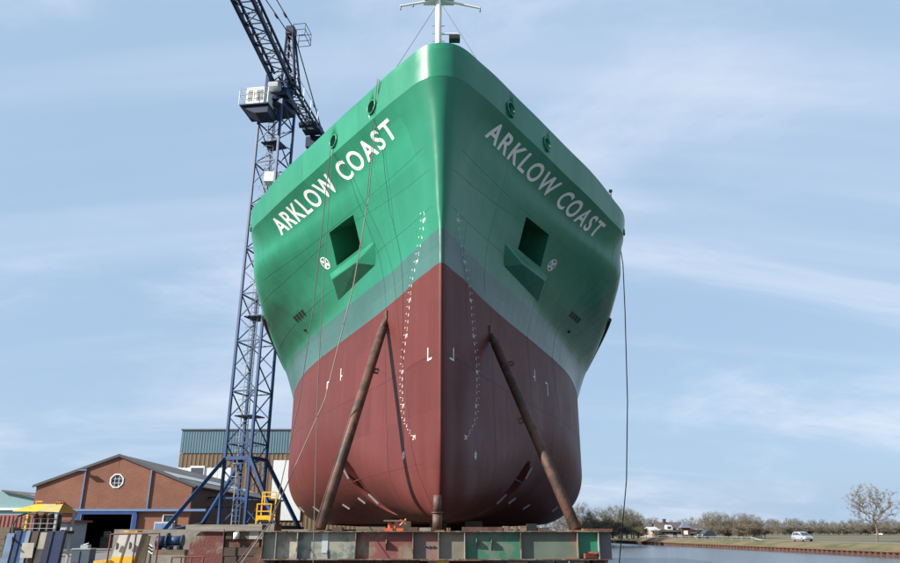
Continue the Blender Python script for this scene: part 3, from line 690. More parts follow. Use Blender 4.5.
# lower beam
g2 = thing('lower_girder', (-.4, GY+.35, GZ), 'rust-brown lower beam on posts beneath the patchwork girder', 'girder')
zt = GT-GH-.004
k_ = MB(); k_.cube((px2x(280), GY+.05, zt-.55), (px2x(420), GY+.07, zt-.001)); k_.obj('web', M_RUST, g2)
k_ = MB(); k_.cube((px2x(280), GY-.1, zt-.58), (px2x(600), GY+.5, zt-.555)); k_.obj('flange', M_RUST, g2)
for i in range(10): block('stiffener', (px2x(283+i*15), GY, zt-.28), (.02, .10, .54), M_RUST, g2)
for i, (px, m_) in enumerate(((270, M_DKTIMBER), (296, M_RUST), (443, M_YELLOW), (578, M_CONC), (598, M_DKTIMBER))):
    block('post', (px2x(px), GY+.25, (zt+GZ)/2-.004), (.26 if px != 443 else .28, .5, zt-GZ-.004), m_, g2)
for px in (330, 380, 420, 480, 530): block('post', (px2x(px), GY+.3, (zt-.59+GZ)/2), (.3, .3, zt-.59-GZ), M_RUST, g2)
# packing between girder and keel
def packing(px0, px1, y0, m_, label, n=1, Y=GY+.22, cat='timber block'):
    a, b2 = at(px0, 529, Y).x, at(px1, 529, Y).x; z1 = at(450, y0, Y).z
    k_ = MB(); k_.box(((a+b2)/2, Y, GT+.002+(z1-GT)/2), (b2-a, .35, z1-GT)); o = k_.obj('timber_block', m_); tag(o, label, cat, 'packing blocks on the girder')
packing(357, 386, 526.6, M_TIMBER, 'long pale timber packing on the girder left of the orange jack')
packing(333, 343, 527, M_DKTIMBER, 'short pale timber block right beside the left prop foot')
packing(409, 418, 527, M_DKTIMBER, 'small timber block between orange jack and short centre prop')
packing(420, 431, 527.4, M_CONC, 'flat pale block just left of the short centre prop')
packing(462, 502, 526.8, M_PROP, 'long thin rusty plate right of the short centre prop', cat='steel plate')
packing(503, 508, 526, M_TIMBER, 'first of three small pale blocks right of the rusty plate')
packing(512, 515.5, 526.3, M_TIMBER, 'second of three small pale blocks right of the rusty plate')
packing(519, 526, 526, M_TIMBER, 'third and widest of three small pale blocks right of the rusty plate')
packing(527, 536, 523.5, M_BLACK, 'black rubber block under the hull right of the three pale blocks', cat='rubber block')
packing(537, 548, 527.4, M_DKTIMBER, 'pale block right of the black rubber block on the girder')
packing(582, 611, 528.4, M_RUST, 'flat rusty offcut at the right end of the girder', cat='steel plate')
# orange screw jack
jx = at(394, 529, GY+.1).x; jy = GY+.12
j = thing('screw_jack', (jx, jy, GT), 'orange screw jack with a rusty head plate under the forefoot', 'jack')
k_ = MB(); k_.box((jx-.12, jy, GT+.03), (.18, .2, .06)); k_.box((jx+.14, jy, GT+.03), (.16, .2, .06)); k_.obj('foot', M_ORANGE, j)
k_ = MB(); k_.tube((jx-.1, jy, GT+.06), (jx-.1, jy, GT+.20), .045, 10); k_.tube((jx+.1, jy, GT+.06), (jx+.14, jy, GT+.20), .04, 10); k_.tube((jx+.02, jy-.05, GT+.06), (jx+.02, jy-.05, GT+.2), .02, 8); k_.obj('screw', M_ORANGE, j)
k_ = MB(); k_.box((jx+.02, jy, GT+.225), (.52, .25, .035)); k_.obj('head_plate', M_TIMBER, j)
k_ = MB(); k_.tube((jx+.14, jy-.1, GT+.12), (jx+.28, jy-.1, GT+.26), .02, 6); k_.tube((jx+.28, jy-.1, GT+.15), (jx+.14, jy-.1, GT+.25), .018, 6); k_.obj('lever', M_ORANGE, j)

# ------------------------------------------------------------------ props
def prop(foot, top_sz, side, r, label, lugs):
    top = hp(*top_sz, side, .02)
    t = thing('shoring_prop', foot, label, 'prop', 'raking steel props holding the bow')
    f_ = Vector(foot); d = (top-f_).normalized()
    k_ = MB(); k_.smooth = True; k_.tube(f_+d*.02, top-d*.5, r, 20); k_.tube(top-d*.5, top-d*.02, r, 20, r*.45)
    o = k_.obj('pipe', M_PROP, t)
    k_ = MB(); k_.box(f_+Vector((0,0,.012)), (r*3, r*3, .024)); k_.obj('foot_plate', M_RUST, t)
    nrm = (hp(*top_sz, side, 1)-hp(*top_sz, side)); q_ = nrm.to_track_quat('Z', 'Y').to_matrix().to_4x4()
    k_ = MB(); k_.box(top+nrm*.0, (.26, .5, .05), M=q_); k_.obj('head_pad', M_PROP, t)
    e = d.cross(Vector((0, -1, 0))).normalized()*(-1 if side < 0 else 1)
    for u, sg in lugs:
        c0 = f_+(top-f_)*u+e*sg*(r+.06)
        M_ = Matrix((d.cross(e).normalized(), e, d)).transposed().to_4x4()
        k_ = MB()
        for a, dd in (((0,0,.075),(.03,.16,.05)), ((0,0,-.075),(.03,.16,.05)), ((0,.06*sg,0),(.03,.05,.10)), ((0,-.06*sg,0),(.03,.05,.10))): k_.box(c0+M_ @ Vector(a), dd, M=M_)
        k_.obj('lug', M_RUST, t)
    return t
prop((-3.08, 17.9, GT+.002), (4.1, 6.36), -1, .138, 'left brown raking steel prop, sunlit, from girder to the red bow', [(.93, -1), (.70, -1)])
prop((2.98, 17.9, GT+.002), (3.85, 5.82), 1, .138, 'right brown raking steel prop, in shade, from girder to the red bow', [(.80, 1), (.5, -1)])
cp = at(437.5, 529, 18.6); k_ = MB(); k_.smooth = True
t = thing('short_prop', (cp.x, 18.35, GT), 'short upright red-brown pipe prop under the stem', 'prop')
k_.tube((cp.x, 18.1, GT+.002), (cp.x, 18.1, GT+.40), .115, 20); k_.obj('lower_pipe', M_PROP, t)
k_ = MB(); k_.smooth = True; k_.tube((cp.x, 18.1, GT+.40), (cp.x, 18.1, GT+.43), .14, 20); k_.obj('collar', M_PROP, t)
k_ = MB(); k_.smooth = True; k_.tube((cp.x, 18.1, GT+.43), (cp.x, 18.12, .80), .10, 20); k_.obj('upper_pipe', M_PROP, t)
k_ = MB(); k_.box((cp.x, 18.1, GT+.014), (.34, .34, .024)); k_.obj('foot_plate', M_RUST, t)
# keel cradles further aft in the dark under the ship
for i, Y in enumerate((23, 30, 38, 48, 60)):
    t = thing('keel_cradle', (AX0+ax(Y), Y, GZ), f'{["nearest", "second", "third", "fourth", "farthest"][i]} dark keel cradle of timber and steel, counted from the bow, under the ship bottom', 'cradle', 'keel cradles in the dark under the ship')
    W_ = 5 if i == 0 else 6.6
    block('beam', (AX0+ax(Y), Y, -.45), (2*W_, .7, .8), M_RUST, t)
    for k in range(5): block('leg', (AX0+ax(Y)+(k-2)*W_*.47, Y, -1.375), (.6, .6, 1.05), M_CONC, t)
    for k in (2, 3, 4): block('packing', (AX0+ax(Y)+(k-3)*(W_-1.6)/3.2, Y, .105), (.5, .6, .31), M_BOUNCECUT, t)

# ------------------------------------------------------------------ ropes
def rope(name, pts, r, m_, label, sag=.0):
    P = [Vector(p) for p in pts]; out_ = []
    for a, b2 in zip(P, P[1:]):
        for i in range(14):
            u = i/14; q_ = a.lerp(b2, u); q_.z -= sag*4*u*(1-u)*(b2-a).length; out_.append(q_)
    out_.append(P[-1]); k_ = MB(); k_.smooth = True; k_.path(out_, r, 6); o = k_.obj(name, m_); tag(o, label, 'rope'); return o
H2 = wp(3.5, hb(3.5, ZK0)+.12, zk(3.5)+.2, -1)
rope('mooring_rope', [H2, at(314, 301, 21.2), at(299.7, 399, 20.6), at(279, 493, 20), at(258, 566, 19.4)], .013, M_ROPE, 'grey-brown rope from the second left fairlead, slanting past the hull to the left girder end', .001)
rope('mooring_rope', [H2+Vector((.08,0,0)), at(324.5, 262, 20.2), at(318, 380, 18.6), at(314, 528, 16.6), at(313, 570, 16.2)], .010, M_ROPE, 'thin rope from the second left fairlead hanging in front of the left prop and girder', .0)
Tb = wp(1.05, hb(1.05, ZK0)+.1, zk(1.05)+BH+.02, -1)
rope('hose_line', [Tb, at(369, 194, 20.3), at(354, 283, 20), at(325, 399, 19.4), at(270, 522, 17.2), at(238, 568, 16.6)], .014, M_PALEROPE, 'pale hose from the bulwark top running down to the ground left of the girder', .001)
Tb2 = Tb+Vector((-.05,-.03,0))
rope('hose_line', [Tb2, at(366, 210, 20.3), at(352, 290, 20), at(323.5, 403, 19.4), at(268.5, 524, 17.1), at(232, 568, 16.5)], .009, M_ROPE, 'thin grey cable twisted beside the pale hose from the bulwark top', .001)
rope('mooring_rope', [wp(11.4, hb(11.4, ZK0)+.06, zk(11.4)+.3, 1), wp(11.4, hb(11.4, ZK0)+.12, zk(11.4)-.6, 1), at(625, 310, 29.3), at(627.5, 400, 28.6), at(626.5, 480, 27.8), at(619, 566, 27)], .022, M_DKROPE, 'dark rope hanging free from the right side of the ship over the water', .0)

# ------------------------------------------------------------------ tower crane
TY = 44.0; tx = at(240, 524, TY).x; TZ0, TZ1 = .2, 28.2
crane = thing('tower_crane', (tx, TY, TZ0), 'dark blue lattice tower crane standing left of the ship', 'crane')
ang = R(-18); hw = .86
def corner(k, z, w=None): 
    w = w or hw; a = ang+R(45+90*k); return Vector((tx+w*math.sqrt(2)*math.cos(a), TY+w*math.sqrt(2)*math.sin(a), z))
for k in range(4):
    k_ = MB(); p, q = corner(k, TZ0), corner(k, TZ1); k_.box((p+q)/2, (.145, .145, TZ1-TZ0), rz=ang); k_.obj('tower_leg', M_BLUE, crane)
nb = 18; dz = (TZ1-TZ0)/nb
for i in range(nb):
    for k in range(4):
        a0, a1 = corner(k, TZ0+i*dz), corner((k+1) % 4, TZ0+i*dz); b1 = corner((k+1) % 4, TZ0+(i+1)*dz); b0 = corner(k, TZ0+(i+1)*dz)
        if i % 2 == 0: bar('brace', a0, b1, .06, M_BLUE, crane)
        else: bar('brace', a1, b0, .06, M_BLUE, crane)
        if i % 2 == 0: bar('tower_tie', b0, b1, .08, M_BLUE, crane)
    if i in (4, 8, 12, 16):
        k_ = MB(); k_.box((tx, TY, TZ0+i*dz+.1), (1.3, 1.3, .06), rz=ang); k_.obj('landing', M_DARKBLUE, crane)
for k in range(4):   # heavy collar where the raking legs meet the tower
    k_ = MB(); p, q = corner(k, 4.0), corner((k+1) % 4, 4.0); d = (q-p); k_.box((p+q)/2, (.12, d.length+.1, .2), M=Matrix.Rotation(math.atan2(d.y, d.x)-R(90), 4, 'Z')); k_.obj('collar_beam', M_BLUE, crane)
# ladder with safety hoops
lx, ly = tx-.25, TY-.15
k_ = MB()
for sx in (-.22, .22): k_.box((lx+sx, ly, (TZ0+TZ1)/2), (.05, .05, TZ1-TZ0))
k_.obj('ladder', M_GALV, crane); lad = k_
k_ = MB(); z = TZ0+.3
while z < TZ1: k_.box((lx, ly, z), (.40, .03, .03)); z += .3
tag(k_.obj('ladder_rungs', M_GALV, crane), kind='stuff')
k_ = MB(); z = TZ0+2
while z < TZ1:
    P = [(lx+.36*math.cos(R(a)), ly-.36+.36*math.sin(R(a))+.02, z) for a in range(170, 371, 25)]; k_.path(P, .018, 4); z += .75
tag(k_.obj('ladder_hoops', M_GALV, crane), kind='stuff')
# raking legs
feet = [(at(162, 532, 42), 2), (at(202, 524, 50), 1), (at(277, 527.5, 42), 3), (at(299, 527.5, 46), 0)]
for fpt, k in feet:
    bar('raking_leg', fpt, corner(k, 4.0), .2, M_BLUE, crane)
    k_ = MB(); k_.box(fpt-Vector((0,0,.05)), (.5, .5, .2)); k_.obj('leg_foot', M_DARKBLUE, crane)
bar('base_tie', feet[2][0], feet[3][0], .24, M_BLUE, crane)
bar('base_tie', feet[0][0], feet[1][0], .2, M_BLUE, crane)
# top: slewing ring, machinery deck, cabin
tc_ = Vector((tx, TY, TZ1))
k_ = MB(); k_.tube((tx, TY, TZ1), (tx, TY, TZ1+.25), 1.15, 24); k_.obj('slewing_ring', M_DARKBLUE, crane)
ja = R(8.0); jd = Vector((-math.sin(ja), -math.cos(ja), 0)); jn = Vector((math.cos(ja), -math.sin(ja), 0))
jm = Matrix((jn, -jd, Vector((0,0,1)))).transposed().to_4x4()
k_ = MB(); k_.box(tc_+Vector((0,0,.45)), (2.1, 2.2, .35), M=jm); k_.box(tc_+Vector((0,0,-.2)), (1.85, 1.85, .4), rz=ang); k_.obj('slewing_deck', M_DARKBLUE, crane)
k_ = MB(); k_.smooth = False
for sx in (-.7, .7): k_ = MB(); k_.box(tc_+jn*sx+Vector((0,0,1.5)), (.25, 1.2, 1.9), M=jm); k_.obj('slewing_frame', M_BLUE, crane)
k_ = MB(); k_.tube(tc_+jn*-.35-Vector((0,1.2,-.9)), tc_+jn*.35-Vector((0,1.2,-.9)), .38, 14); k_.obj('winch_drum', M_GALV, crane)
cb = at(260, 101, 42.5)
cabp = thing_part = None
k_ = MB(); k_.box(cb+Vector((0,0,-.1)), (1.25, 1.7, 1.35), M=jm); cab = k_.obj('cab', M_WHITE, crane)
k_ = MB()
for i in range(2): k_.box(cb+jn*(-.28+.6*i)+jd*.86+Vector((0,0,-.05)), (.42, .03, .85), M=jm)
k_.obj('cab_window', mat('cab_grille', (.25,.25,.23), .5), cab)
k_ = MB(); k_.box(cb+Vector((.05,0,-.83)), (2.0, 2.1, .1), M=jm); k_.obj('cab_floor', M_DARKBLUE, cab)
k_ = MB(); zf = cb.z-.88
k_.prism([cb+jn*-.9+jd*.9+Vector((0,0,-.88)), cb+jn*1.0+jd*.9+Vector((0,0,-.88)), cb+jn*1.0+jd*.9+Vector((0,0,-1.45)), cb+jn*.1+jd*.9+Vector((0,0,-1.45))], -jd*1.3)
k_.obj('cab_bracket', M_DARKBLUE, cab)
k_ = MB(); hz = cb.z+.45
Pr = [cb+jn*-1.0+jd*1.05, cb+jn*1.0+jd*1.05]; Pl = [cb+jn*-1.0+jd*1.05, cb+jn*-1.0-jd*1.0]
for a, b2 in (Pr, Pl):
    for zz in (.3, .75): k_.tube(a+Vector((0,0,zz-.4)), b2+Vector((0,0,zz-.4)), .022, 5)
    for u in (0, .5, 1): p = a.lerp(b2, u); k_.tube(p+Vector((0,0,-.8)), p+Vector((0,0,.35)), .022, 5)
k_.obj('cab_railing', M_GALV, cab)
# A-frame head
apex = at(291, 34, 44.5)
fr = [tc_+jn*.75+jd*.4+Vector((0,0,1.4)), tc_+jn*-.35+jd*.2+Vector((0,0,1.4)), tc_+jn*.75-jd*.9+Vector((0,0,1.4)), tc_+jn*-.35-jd*.9+Vector((0,0,1.4))]
fr = [p+jn*.55 for p in fr]
tops = [apex+jn*.22+jd*.2, apex-jn*.22+jd*.2, apex+jn*.22-jd*.2, apex-jn*.22-jd*.2]
for p, q in zip(fr, tops): bar('head_leg', p, q, .15, M_DARKBLUE, crane)
for i in range(7):
    u0, u1 = i/7, (i+1)/7
    for a, b2 in ((0,1),(2,3),(0,2),(1,3)):
        bar('head_brace', fr[a].lerp(tops[a], u0), fr[b2].lerp(tops[b2], u1), .06, M_DARKBLUE, crane)
k_ = MB(); k_.box(apex+Vector((0,0,.2)), (.6, .7, .7), M=jm); k_.obj('head_sheave_box', M_DARKBLUE, crane)
k_ = MB(); ph = apex+jn*.75+Vector((0,0,-.6))
for zz in (0, .5, 1.0):
    for a, b2 in (((-.4,-.6),(.55,-.6)), ((.55,-.6),(.55,.7)), ((.55,.7),(-.4,.7))): k_.tube(ph+jn*a[0]-jd*a[1]+Vector((0,0,zz)), ph+jn*b2[0]-jd*b2[1]+Vector((0,0,zz)), .025, 5)
for a in ((-.4,-.6),(.55,-.6),(.55,.7),(-.4,.7)): k_.tube(ph+jn*a[0]-jd*a[1], ph+jn*a[0]-jd*a[1]+Vector((0,0,1)), .025, 5)
k_.obj('head_platform', M_DARKBLUE, crane)
# jib, raised about nine degrees, and the level counter-jib
piv = at(281.5, 80, 43); lu = math.atan2(1.05, 6.5)
def truss(name, p0, d, up, nn, Lg, w, hgt, m_, chord, seg, tri=False, deep=None):
    """box girder of lattice: two deep side chords below, two above, zigzag between"""
    lat = d.cross(up).normalized()
    pts = lambda u, sx, sz: p0+d*u+lat*(w/2*sx)+up*(hgt*sz)
    for sx in (-1, 1):
        M_ = Matrix((lat, up, d)).transposed().to_4x4()
        k_ = MB(); k_.box(pts(Lg/2, sx, 0), (chord, deep or chord, Lg), M=M_); k_.obj(name+'_chord', m_, crane)
        k_ = MB(); k_.box(pts(Lg/2, sx, 1), (chord*.8, chord*.8, Lg), M=M_); k_.obj(name+'_chord', m_, crane)
    n_ = int(Lg/seg)
    for i in range(n_):
        u0, u1 = i*seg, (i+1)*seg
        a, b2 = (-1, 1) if i % 2 else (1, -1)
        bar(name+'_lacing', pts(u0, a, 0), pts(u1, b2, 0), .06, m_, crane)
        bar(name+'_lacing', pts(u0, a, 1), pts(u1, b2, 1), .05, m_, crane)
        bar(name+'_tie', pts(u0, -1, 0), pts(u0, 1, 0), .06, m_, crane)
        for sx in (-1, 1): bar(name+'_lacing', pts(u0, sx, i % 2), pts(u1, sx, 1-i % 2), .055, m_, crane)
dj = (jd*math.cos(lu)+Vector((0,0,math.sin(lu)))).normalized(); uj = jn.cross(dj).normalized()
if uj.z < 0: uj = -uj
truss('jib', piv, dj, uj, None, 20, 1.25, .75, M_DARKBLUE, .17, .85, deep=.34)
dc = -jd; uc = Vector((0,0,1))
truss('counter_jib', piv+Vector((0,0,-.1))+jn*.15, dc, uc, None, 8.4, .85, .5, M_DARKBLUE, .13, .8)
ce = piv+dc*8.0
k_ = MB(); k_.box(ce+Vector((0,0,-.5)), (1.5, 1.1, .9), M=jm); k_.obj('counterweight', M_DARKBLUE, crane)
k_ = MB(); k_.box(ce+Vector((0,0,.15))+jd*1.2, (1.4, .9, .5), M=jm); k_.tube(ce+jn*-.7+jd*2.2, ce+jn*.7+jd*2.2, .25, 10); k_.obj('hoist_winch', M_DARKBLUE, crane)
k_ = MB()
for i in range(4):
    for sx in (.7,): k_.tube(piv+dc*(1+i*1.6)+jn*sx, piv+dc*(1+i*1.6)+jn*sx+Vector((0,0,1.1)), .02, 5)
k_.tube(piv+dc*1+jn*.7+Vector((0,0,1.1)), piv+dc*5.8+jn*.7+Vector((0,0,1.1)), .02, 5); k_.obj('walkway_rail', M_GALV, crane)
for sx in (-.3, .3):
    k_ = MB(); k_.tube(apex+jn*sx+Vector((0,0,-.1)), ce+jn*sx*1.6+Vector((0,0,.3)), .045, 6); k_.tube((apex+jn*sx).lerp(ce+jn*sx*1.6, .66)+Vector((0,0,.05)), (apex+jn*sx).lerp(ce+jn*sx*1.6, .69)+Vector((0,0,.05)), .09, 6); k_.obj('pendant', M_BLACK, crane)
    k_ = MB(); q = piv+dj*15+jn*sx*1.8+uj*.8; k_.tube(apex+jn*sx+Vector((0,0,.3)), q, .04, 6); k_.tube((apex+jn*sx).lerp(q, .12)+Vector((0,0,.2)), (apex+jn*sx).lerp(q, .15)+Vector((0,0,.2)), .09, 6); k_.obj('pendant', M_BLACK, crane)
k_ = MB(); k_.box(at(272, 178, TY-.6)-Vector((0,0,0)), (.9, .7, .7)); k_.obj('switch_cabinet', M_WHITE, crane)

# ------------------------------------------------------------------ yard buildings
M_BROWN = mat('brown_and_shaded_brick', (.075,.035,.025), .9, var=.2, scale=.8)
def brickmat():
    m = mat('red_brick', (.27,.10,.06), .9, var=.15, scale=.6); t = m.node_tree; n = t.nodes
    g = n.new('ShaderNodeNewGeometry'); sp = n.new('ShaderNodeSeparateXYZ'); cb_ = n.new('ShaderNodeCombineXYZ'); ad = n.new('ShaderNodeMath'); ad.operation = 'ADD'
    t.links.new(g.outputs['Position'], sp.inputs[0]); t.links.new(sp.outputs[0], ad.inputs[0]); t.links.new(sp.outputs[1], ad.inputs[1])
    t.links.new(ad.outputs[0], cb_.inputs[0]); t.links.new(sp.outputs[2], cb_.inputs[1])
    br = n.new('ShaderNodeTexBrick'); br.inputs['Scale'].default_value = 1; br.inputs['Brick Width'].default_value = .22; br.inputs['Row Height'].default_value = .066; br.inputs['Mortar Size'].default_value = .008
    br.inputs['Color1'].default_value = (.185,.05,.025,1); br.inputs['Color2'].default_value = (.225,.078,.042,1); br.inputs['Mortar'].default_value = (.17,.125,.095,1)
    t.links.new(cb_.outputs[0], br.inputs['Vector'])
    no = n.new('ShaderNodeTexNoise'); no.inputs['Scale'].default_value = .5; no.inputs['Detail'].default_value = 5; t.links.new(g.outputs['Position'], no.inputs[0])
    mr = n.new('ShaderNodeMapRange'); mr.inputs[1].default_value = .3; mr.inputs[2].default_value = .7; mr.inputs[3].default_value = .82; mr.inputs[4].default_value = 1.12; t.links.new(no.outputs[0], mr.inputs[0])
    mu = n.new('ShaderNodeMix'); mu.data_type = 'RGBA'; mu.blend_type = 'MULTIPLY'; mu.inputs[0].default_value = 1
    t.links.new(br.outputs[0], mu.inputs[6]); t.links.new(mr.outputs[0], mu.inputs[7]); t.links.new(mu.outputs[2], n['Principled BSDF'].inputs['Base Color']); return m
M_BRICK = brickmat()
M_ROOF = mat('grey_roof_sheet', (.10,.095,.09), .8, var=.25, scale=.8, second=(.15,.14,.12), amount=.2, sscale=.4)
M_BLUEP = mat('blue_frame_paint', (.018,.06,.22), .45, var=.1)
M_PALEBLUE = mat('pale_blue_paint', (.13,.21,.36), .5, var=.1)
M_SKYL = mat('skylight_sheet', (.45,.47,.46), .4, var=.1)
FY = 85.0
xl, xr, xm = -47.0, -29.3, -38.04; ze, zr_, zd = 4.85, 8.15, 1.95
Lb = 42
hall = thing('brick_workshop', (xm, FY, GZ), 'red brick workshop with octagonal gable window and blue door frame', 'building')
sk = lambda x, Y, z: Vector((x+AXS*(Y-FY), Y, z))
dx0, dx1 = -41.3, -35.5
# front wall around the doorway: four brick fields between downpipes
def wallpoly(P, th=.4, name='brick_wall', m_=None):
    k_ = MB(); k_.prism([sk(x_, FY, z_) for x_, z_ in P], (AXS*th, th, 0)); return k_.obj(name, m_ or M_BRICK, hall)
zroof = lambda x_: ze+(zr_-ze)*(1-abs(x_-xm)/(xm-xl if x_ < xm else xr-xm))-.05
ox, oz, orr = -37.98, at(116, 480.5, FY).z, .82
cut8 = [(ox+orr*math.cos(R(22.5+45*i)), oz+orr*math.sin(R(22.5+45*i))) for i in range(8)]
wallpoly([(xl,GZ),(dx0,GZ),(dx0,zroof(dx0)),(xl,zroof(xl))])
wallpoly([(dx1,GZ),(xr,GZ),(xr,zroof(xr)),(dx1,zroof(dx1))])
# middle bay above the door, in left and right halves round the octagon
Lh = [c_ for c_ in cut8 if c_[0] < ox]; Lh.sort(key=lambda c_: c_[1]); Rh = [c_ for c_ in cut8 if c_[0] > ox]; Rh.sort(key=lambda c_: -c_[1])
zt_o, zb_o = oz+orr*math.cos(R(22.5)), oz-orr*math.cos(R(22.5))
wallpoly([(dx0+.002,zd),(ox,zd),(ox,zb_o)]+Lh+[(ox,zt_o),(ox,zroof(ox)),(dx0+.002,zroof(dx0))])
wallpoly([(ox+.002,zd),(dx1-.002,zd),(dx1-.002,zroof(dx1)),(xm,zroof(xm)),(ox+.002,zt_o)]+Rh+[(ox+.002,zb_o)])
# window: frame, bars and panes
k_ = MB()
for i in range(8):
    a0, a1 = R(22.5+45*i), R(67.5+45*i)
    q_ = [sk(ox+r_*math.cos(a), FY-.06, oz+r_*math.sin(a)) for r_, a in ((orr*1.02,a0),(orr*1.02,a1),(orr*.86,a1),(orr*.86,a0))]
    k_.prism(q_, (0, .2, 0))
win = k_.obj('octagonal_window', M_WHITE, hall)
for i in range(-1, 2):
    for j_ in range(-1, 2):
        k_ = MB(); k_.box(sk(ox+i*.47, FY+.12, oz+j_*.47), (.45, .03, .45)); k_.obj('pane', M_GLASS, win)
k_ = MB()
for o_ in (-.235, .235): k_.box(sk(ox+o_, FY+.05, oz), (.04, .08, 1.38)); k_.box(sk(ox, FY+.051, oz+o_), (1.38, .075, .04))
k_.obj('glazing_bar', M_WHITE, win)
# side walls, back wall, roof
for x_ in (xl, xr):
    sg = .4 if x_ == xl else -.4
    k_ = MB(); k_.prism([sk(x_, FY+.41, GZ), sk(x_, FY+Lb, GZ), sk(x_, FY+Lb, ze-.1), sk(x_, FY+.41, ze-.1)], (sg, 0, 0)); k_.obj('side_wall', M_BROWN, hall)  # side walls darker than the gable: shade put into the colour
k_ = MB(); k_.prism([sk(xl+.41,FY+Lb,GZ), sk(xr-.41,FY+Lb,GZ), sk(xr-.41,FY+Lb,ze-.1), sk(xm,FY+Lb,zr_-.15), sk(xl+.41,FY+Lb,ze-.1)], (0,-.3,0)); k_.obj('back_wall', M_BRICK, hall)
def slope(xa, za, xb, zb_, n_):
    d = Vector((xb-xa, 0, zb_-za)); up = Vector((-d.z, 0, d.x)).normalized(); up = up if up.z > 0 else -up
    for i in range(n_):
        Y0, Y1 = FY-.12+(Lb+.4)*i/n_+.01, FY-.12+(Lb+.4)*(i+1)/n_-.01
        k_ = MB(); k_.prism([sk(xa,Y0,za), sk(xb,Y0,zb_), sk(xb,Y1,zb_), sk(xa,Y1,za)], up*.14); k_.obj('roof_sheet', M_ROOF, hall)
    a, b2 = .52, .72
    for i in range(n_-1):
        Y0, Y1 = FY-.35+(Lb+.7)*(i+.5)/n_+.05, FY-.35+(Lb+.7)*(i+1.5)/n_-.05
        k_ = MB(); q_ = [Vector((xa,0,za)).lerp(Vector((xb,0,zb_)), u) for u in (a, b2)]
        k_.prism([sk(q_[0].x,Y0,q_[0].z)+up*.145, sk(q_[1].x,Y0,q_[1].z)+up*.145, sk(q_[1].x,Y1,q_[1].z)+up*.145, sk(q_[0].x,Y1,q_[0].z)+up*.145], up*.05); k_.obj('skylight', M_SKYL, hall)
slope(xm, zr_, xr+.35, ze-.16, 12); slope(xm, zr_, xl-.35, ze-.16, 12)
for xa, xb in ((xm, xl-.4), (xm, xr+.4)):
    k_ = MB(); zb_ = ze-.15; k_.prism([sk(xa,FY-.19,zr_-.12), sk(xb,FY-.19,zb_-.12), sk(xb,FY-.19,zb_+.17), sk(xa,FY-.19,zr_+.19)], (0,.06,0)); k_.obj('verge_board', mat('grey_verge', (.06,.062,.07), .6) if xa == xm and xb < xm else bpy.data.materials['grey_verge'], hall)
for x_ in (-41.62, -34.1):
    k_ = MB(); k_.box(sk(x_, FY-.1, (zd+.3+zroof(x_))/2), (.14, .12, zroof(x_)-zd-.3)); k_.obj('downpipe', M_PALEBLUE, hall)
k_ = MB(); k_.box(sk(-36.7, FY-.25, zd+.2), (19.5 if False else 18.6, .3, .26)); k_.obj('door_rail', M_PALEBLUE, hall)
k_ = MB(); k_.box(sk(-38.4, FY-.22, zd-.1), (dx1-dx0+.8, .25, .3)); k_.obj('door_lintel', M_BLUEP, hall)
for x_ in (dx0-.25, dx1+.25):
    k_ = MB(); k_.box(sk(x_, FY-.2, (GZ+zd-.25)/2), (.5, .3, zd-.25-GZ)); k_.obj('door_post', M_BLUEP, hall)
    k_ = MB(); k_.box(sk(x_+(.28 if x_ < -38 else -.28), FY-.3, (GZ+zd-.25)/2), (.07, .1, zd-.25-GZ)); k_.obj('door_post_edge', M_PALEBLUE, hall)
k_ = MB(); k_.cube(sk(xl+.5, FY+.45, GZ+.004), sk(xr-.5, FY+.451, GZ+.005)); 
# dim interior: floor machinery seen through the doorway
mc = thing('machine', sk(-39.6, FY+5, GZ), 'grey machine bench inside the dark workshop doorway', 'machine')
block('bed', sk(-39.6, FY+5, GZ+.6), (2.4, 1.0, 1.2), M_CONC, mc); block('head', sk(-40.1, FY+5, GZ+1.5), (.9, .8, .6), M_GALV, mc)
mc = thing('machine', sk(-36.3, FY+4, GZ), 'pale upright machine inside the workshop near the right doorpost', 'machine')
block('column', sk(-36.3, FY+4, GZ+1.1), (.7, .7, 2.2), M_CONC, mc); block('table', sk(-35.9, FY+3.8, GZ+.8), (1.3, .9, .2), M_GALV, mc)
# gable lamp arm, wall lamp, window at right
k_ = MB(); k_.tube(sk(-41.75, FY-.1, 6.45), sk(-41.75, FY-.5, 6.5), .05, 6); k_.box(sk(-41.75, FY-.6, 6.48), (.9, .4, .12)); k_.obj('wall_lamp', M_PALEBLUE, hall)
k_ = MB(); k_.box(sk(-43.9, FY-.3, 3.05), (.35, .5, .2)); k_.tube(sk(-43.9, FY, 2.6), sk(-43.9, FY-.02, 3.1), .04, 6); k_.obj('wall_lamp', M_BLACK, hall)
def window(x_, z_, w, h_, n_=2):
    k_ = MB()
    for a, d in (((0,h_/2),(w+.12,.1)), ((0,-h_/2),(w+.12,.1)), ((-w/2,0),(.1,h_-.102)), ((w/2,0),(.1,h_-.102))): k_.box(sk(x_+a[0], FY-.05, z_+a[1]), (d[0], .14, d[1]))
    f_ = k_.obj('window', M_WHITE, hall)
    for i in range(n_):
        k_ = MB(); k_.box(sk(x_-w/2+w*(i+.5)/n_, FY-.02, z_), (w/n_-.05, .02, h_-.1)); k_.obj('pane', M_GLASS, f_)
window(at(169, 519, FY).x, at(169, 519, FY).z, 1.3, .95)
window(at(52, 517, FY).x, at(52, 517, FY).z, .75, .8, 1)
cbx = at(164, 528, FY-.6)
t = thing('wall_cabinet', (cbx.x, FY-.6, GZ), 'pale blue cabinet against the brick wall behind the winch', 'cabinet')
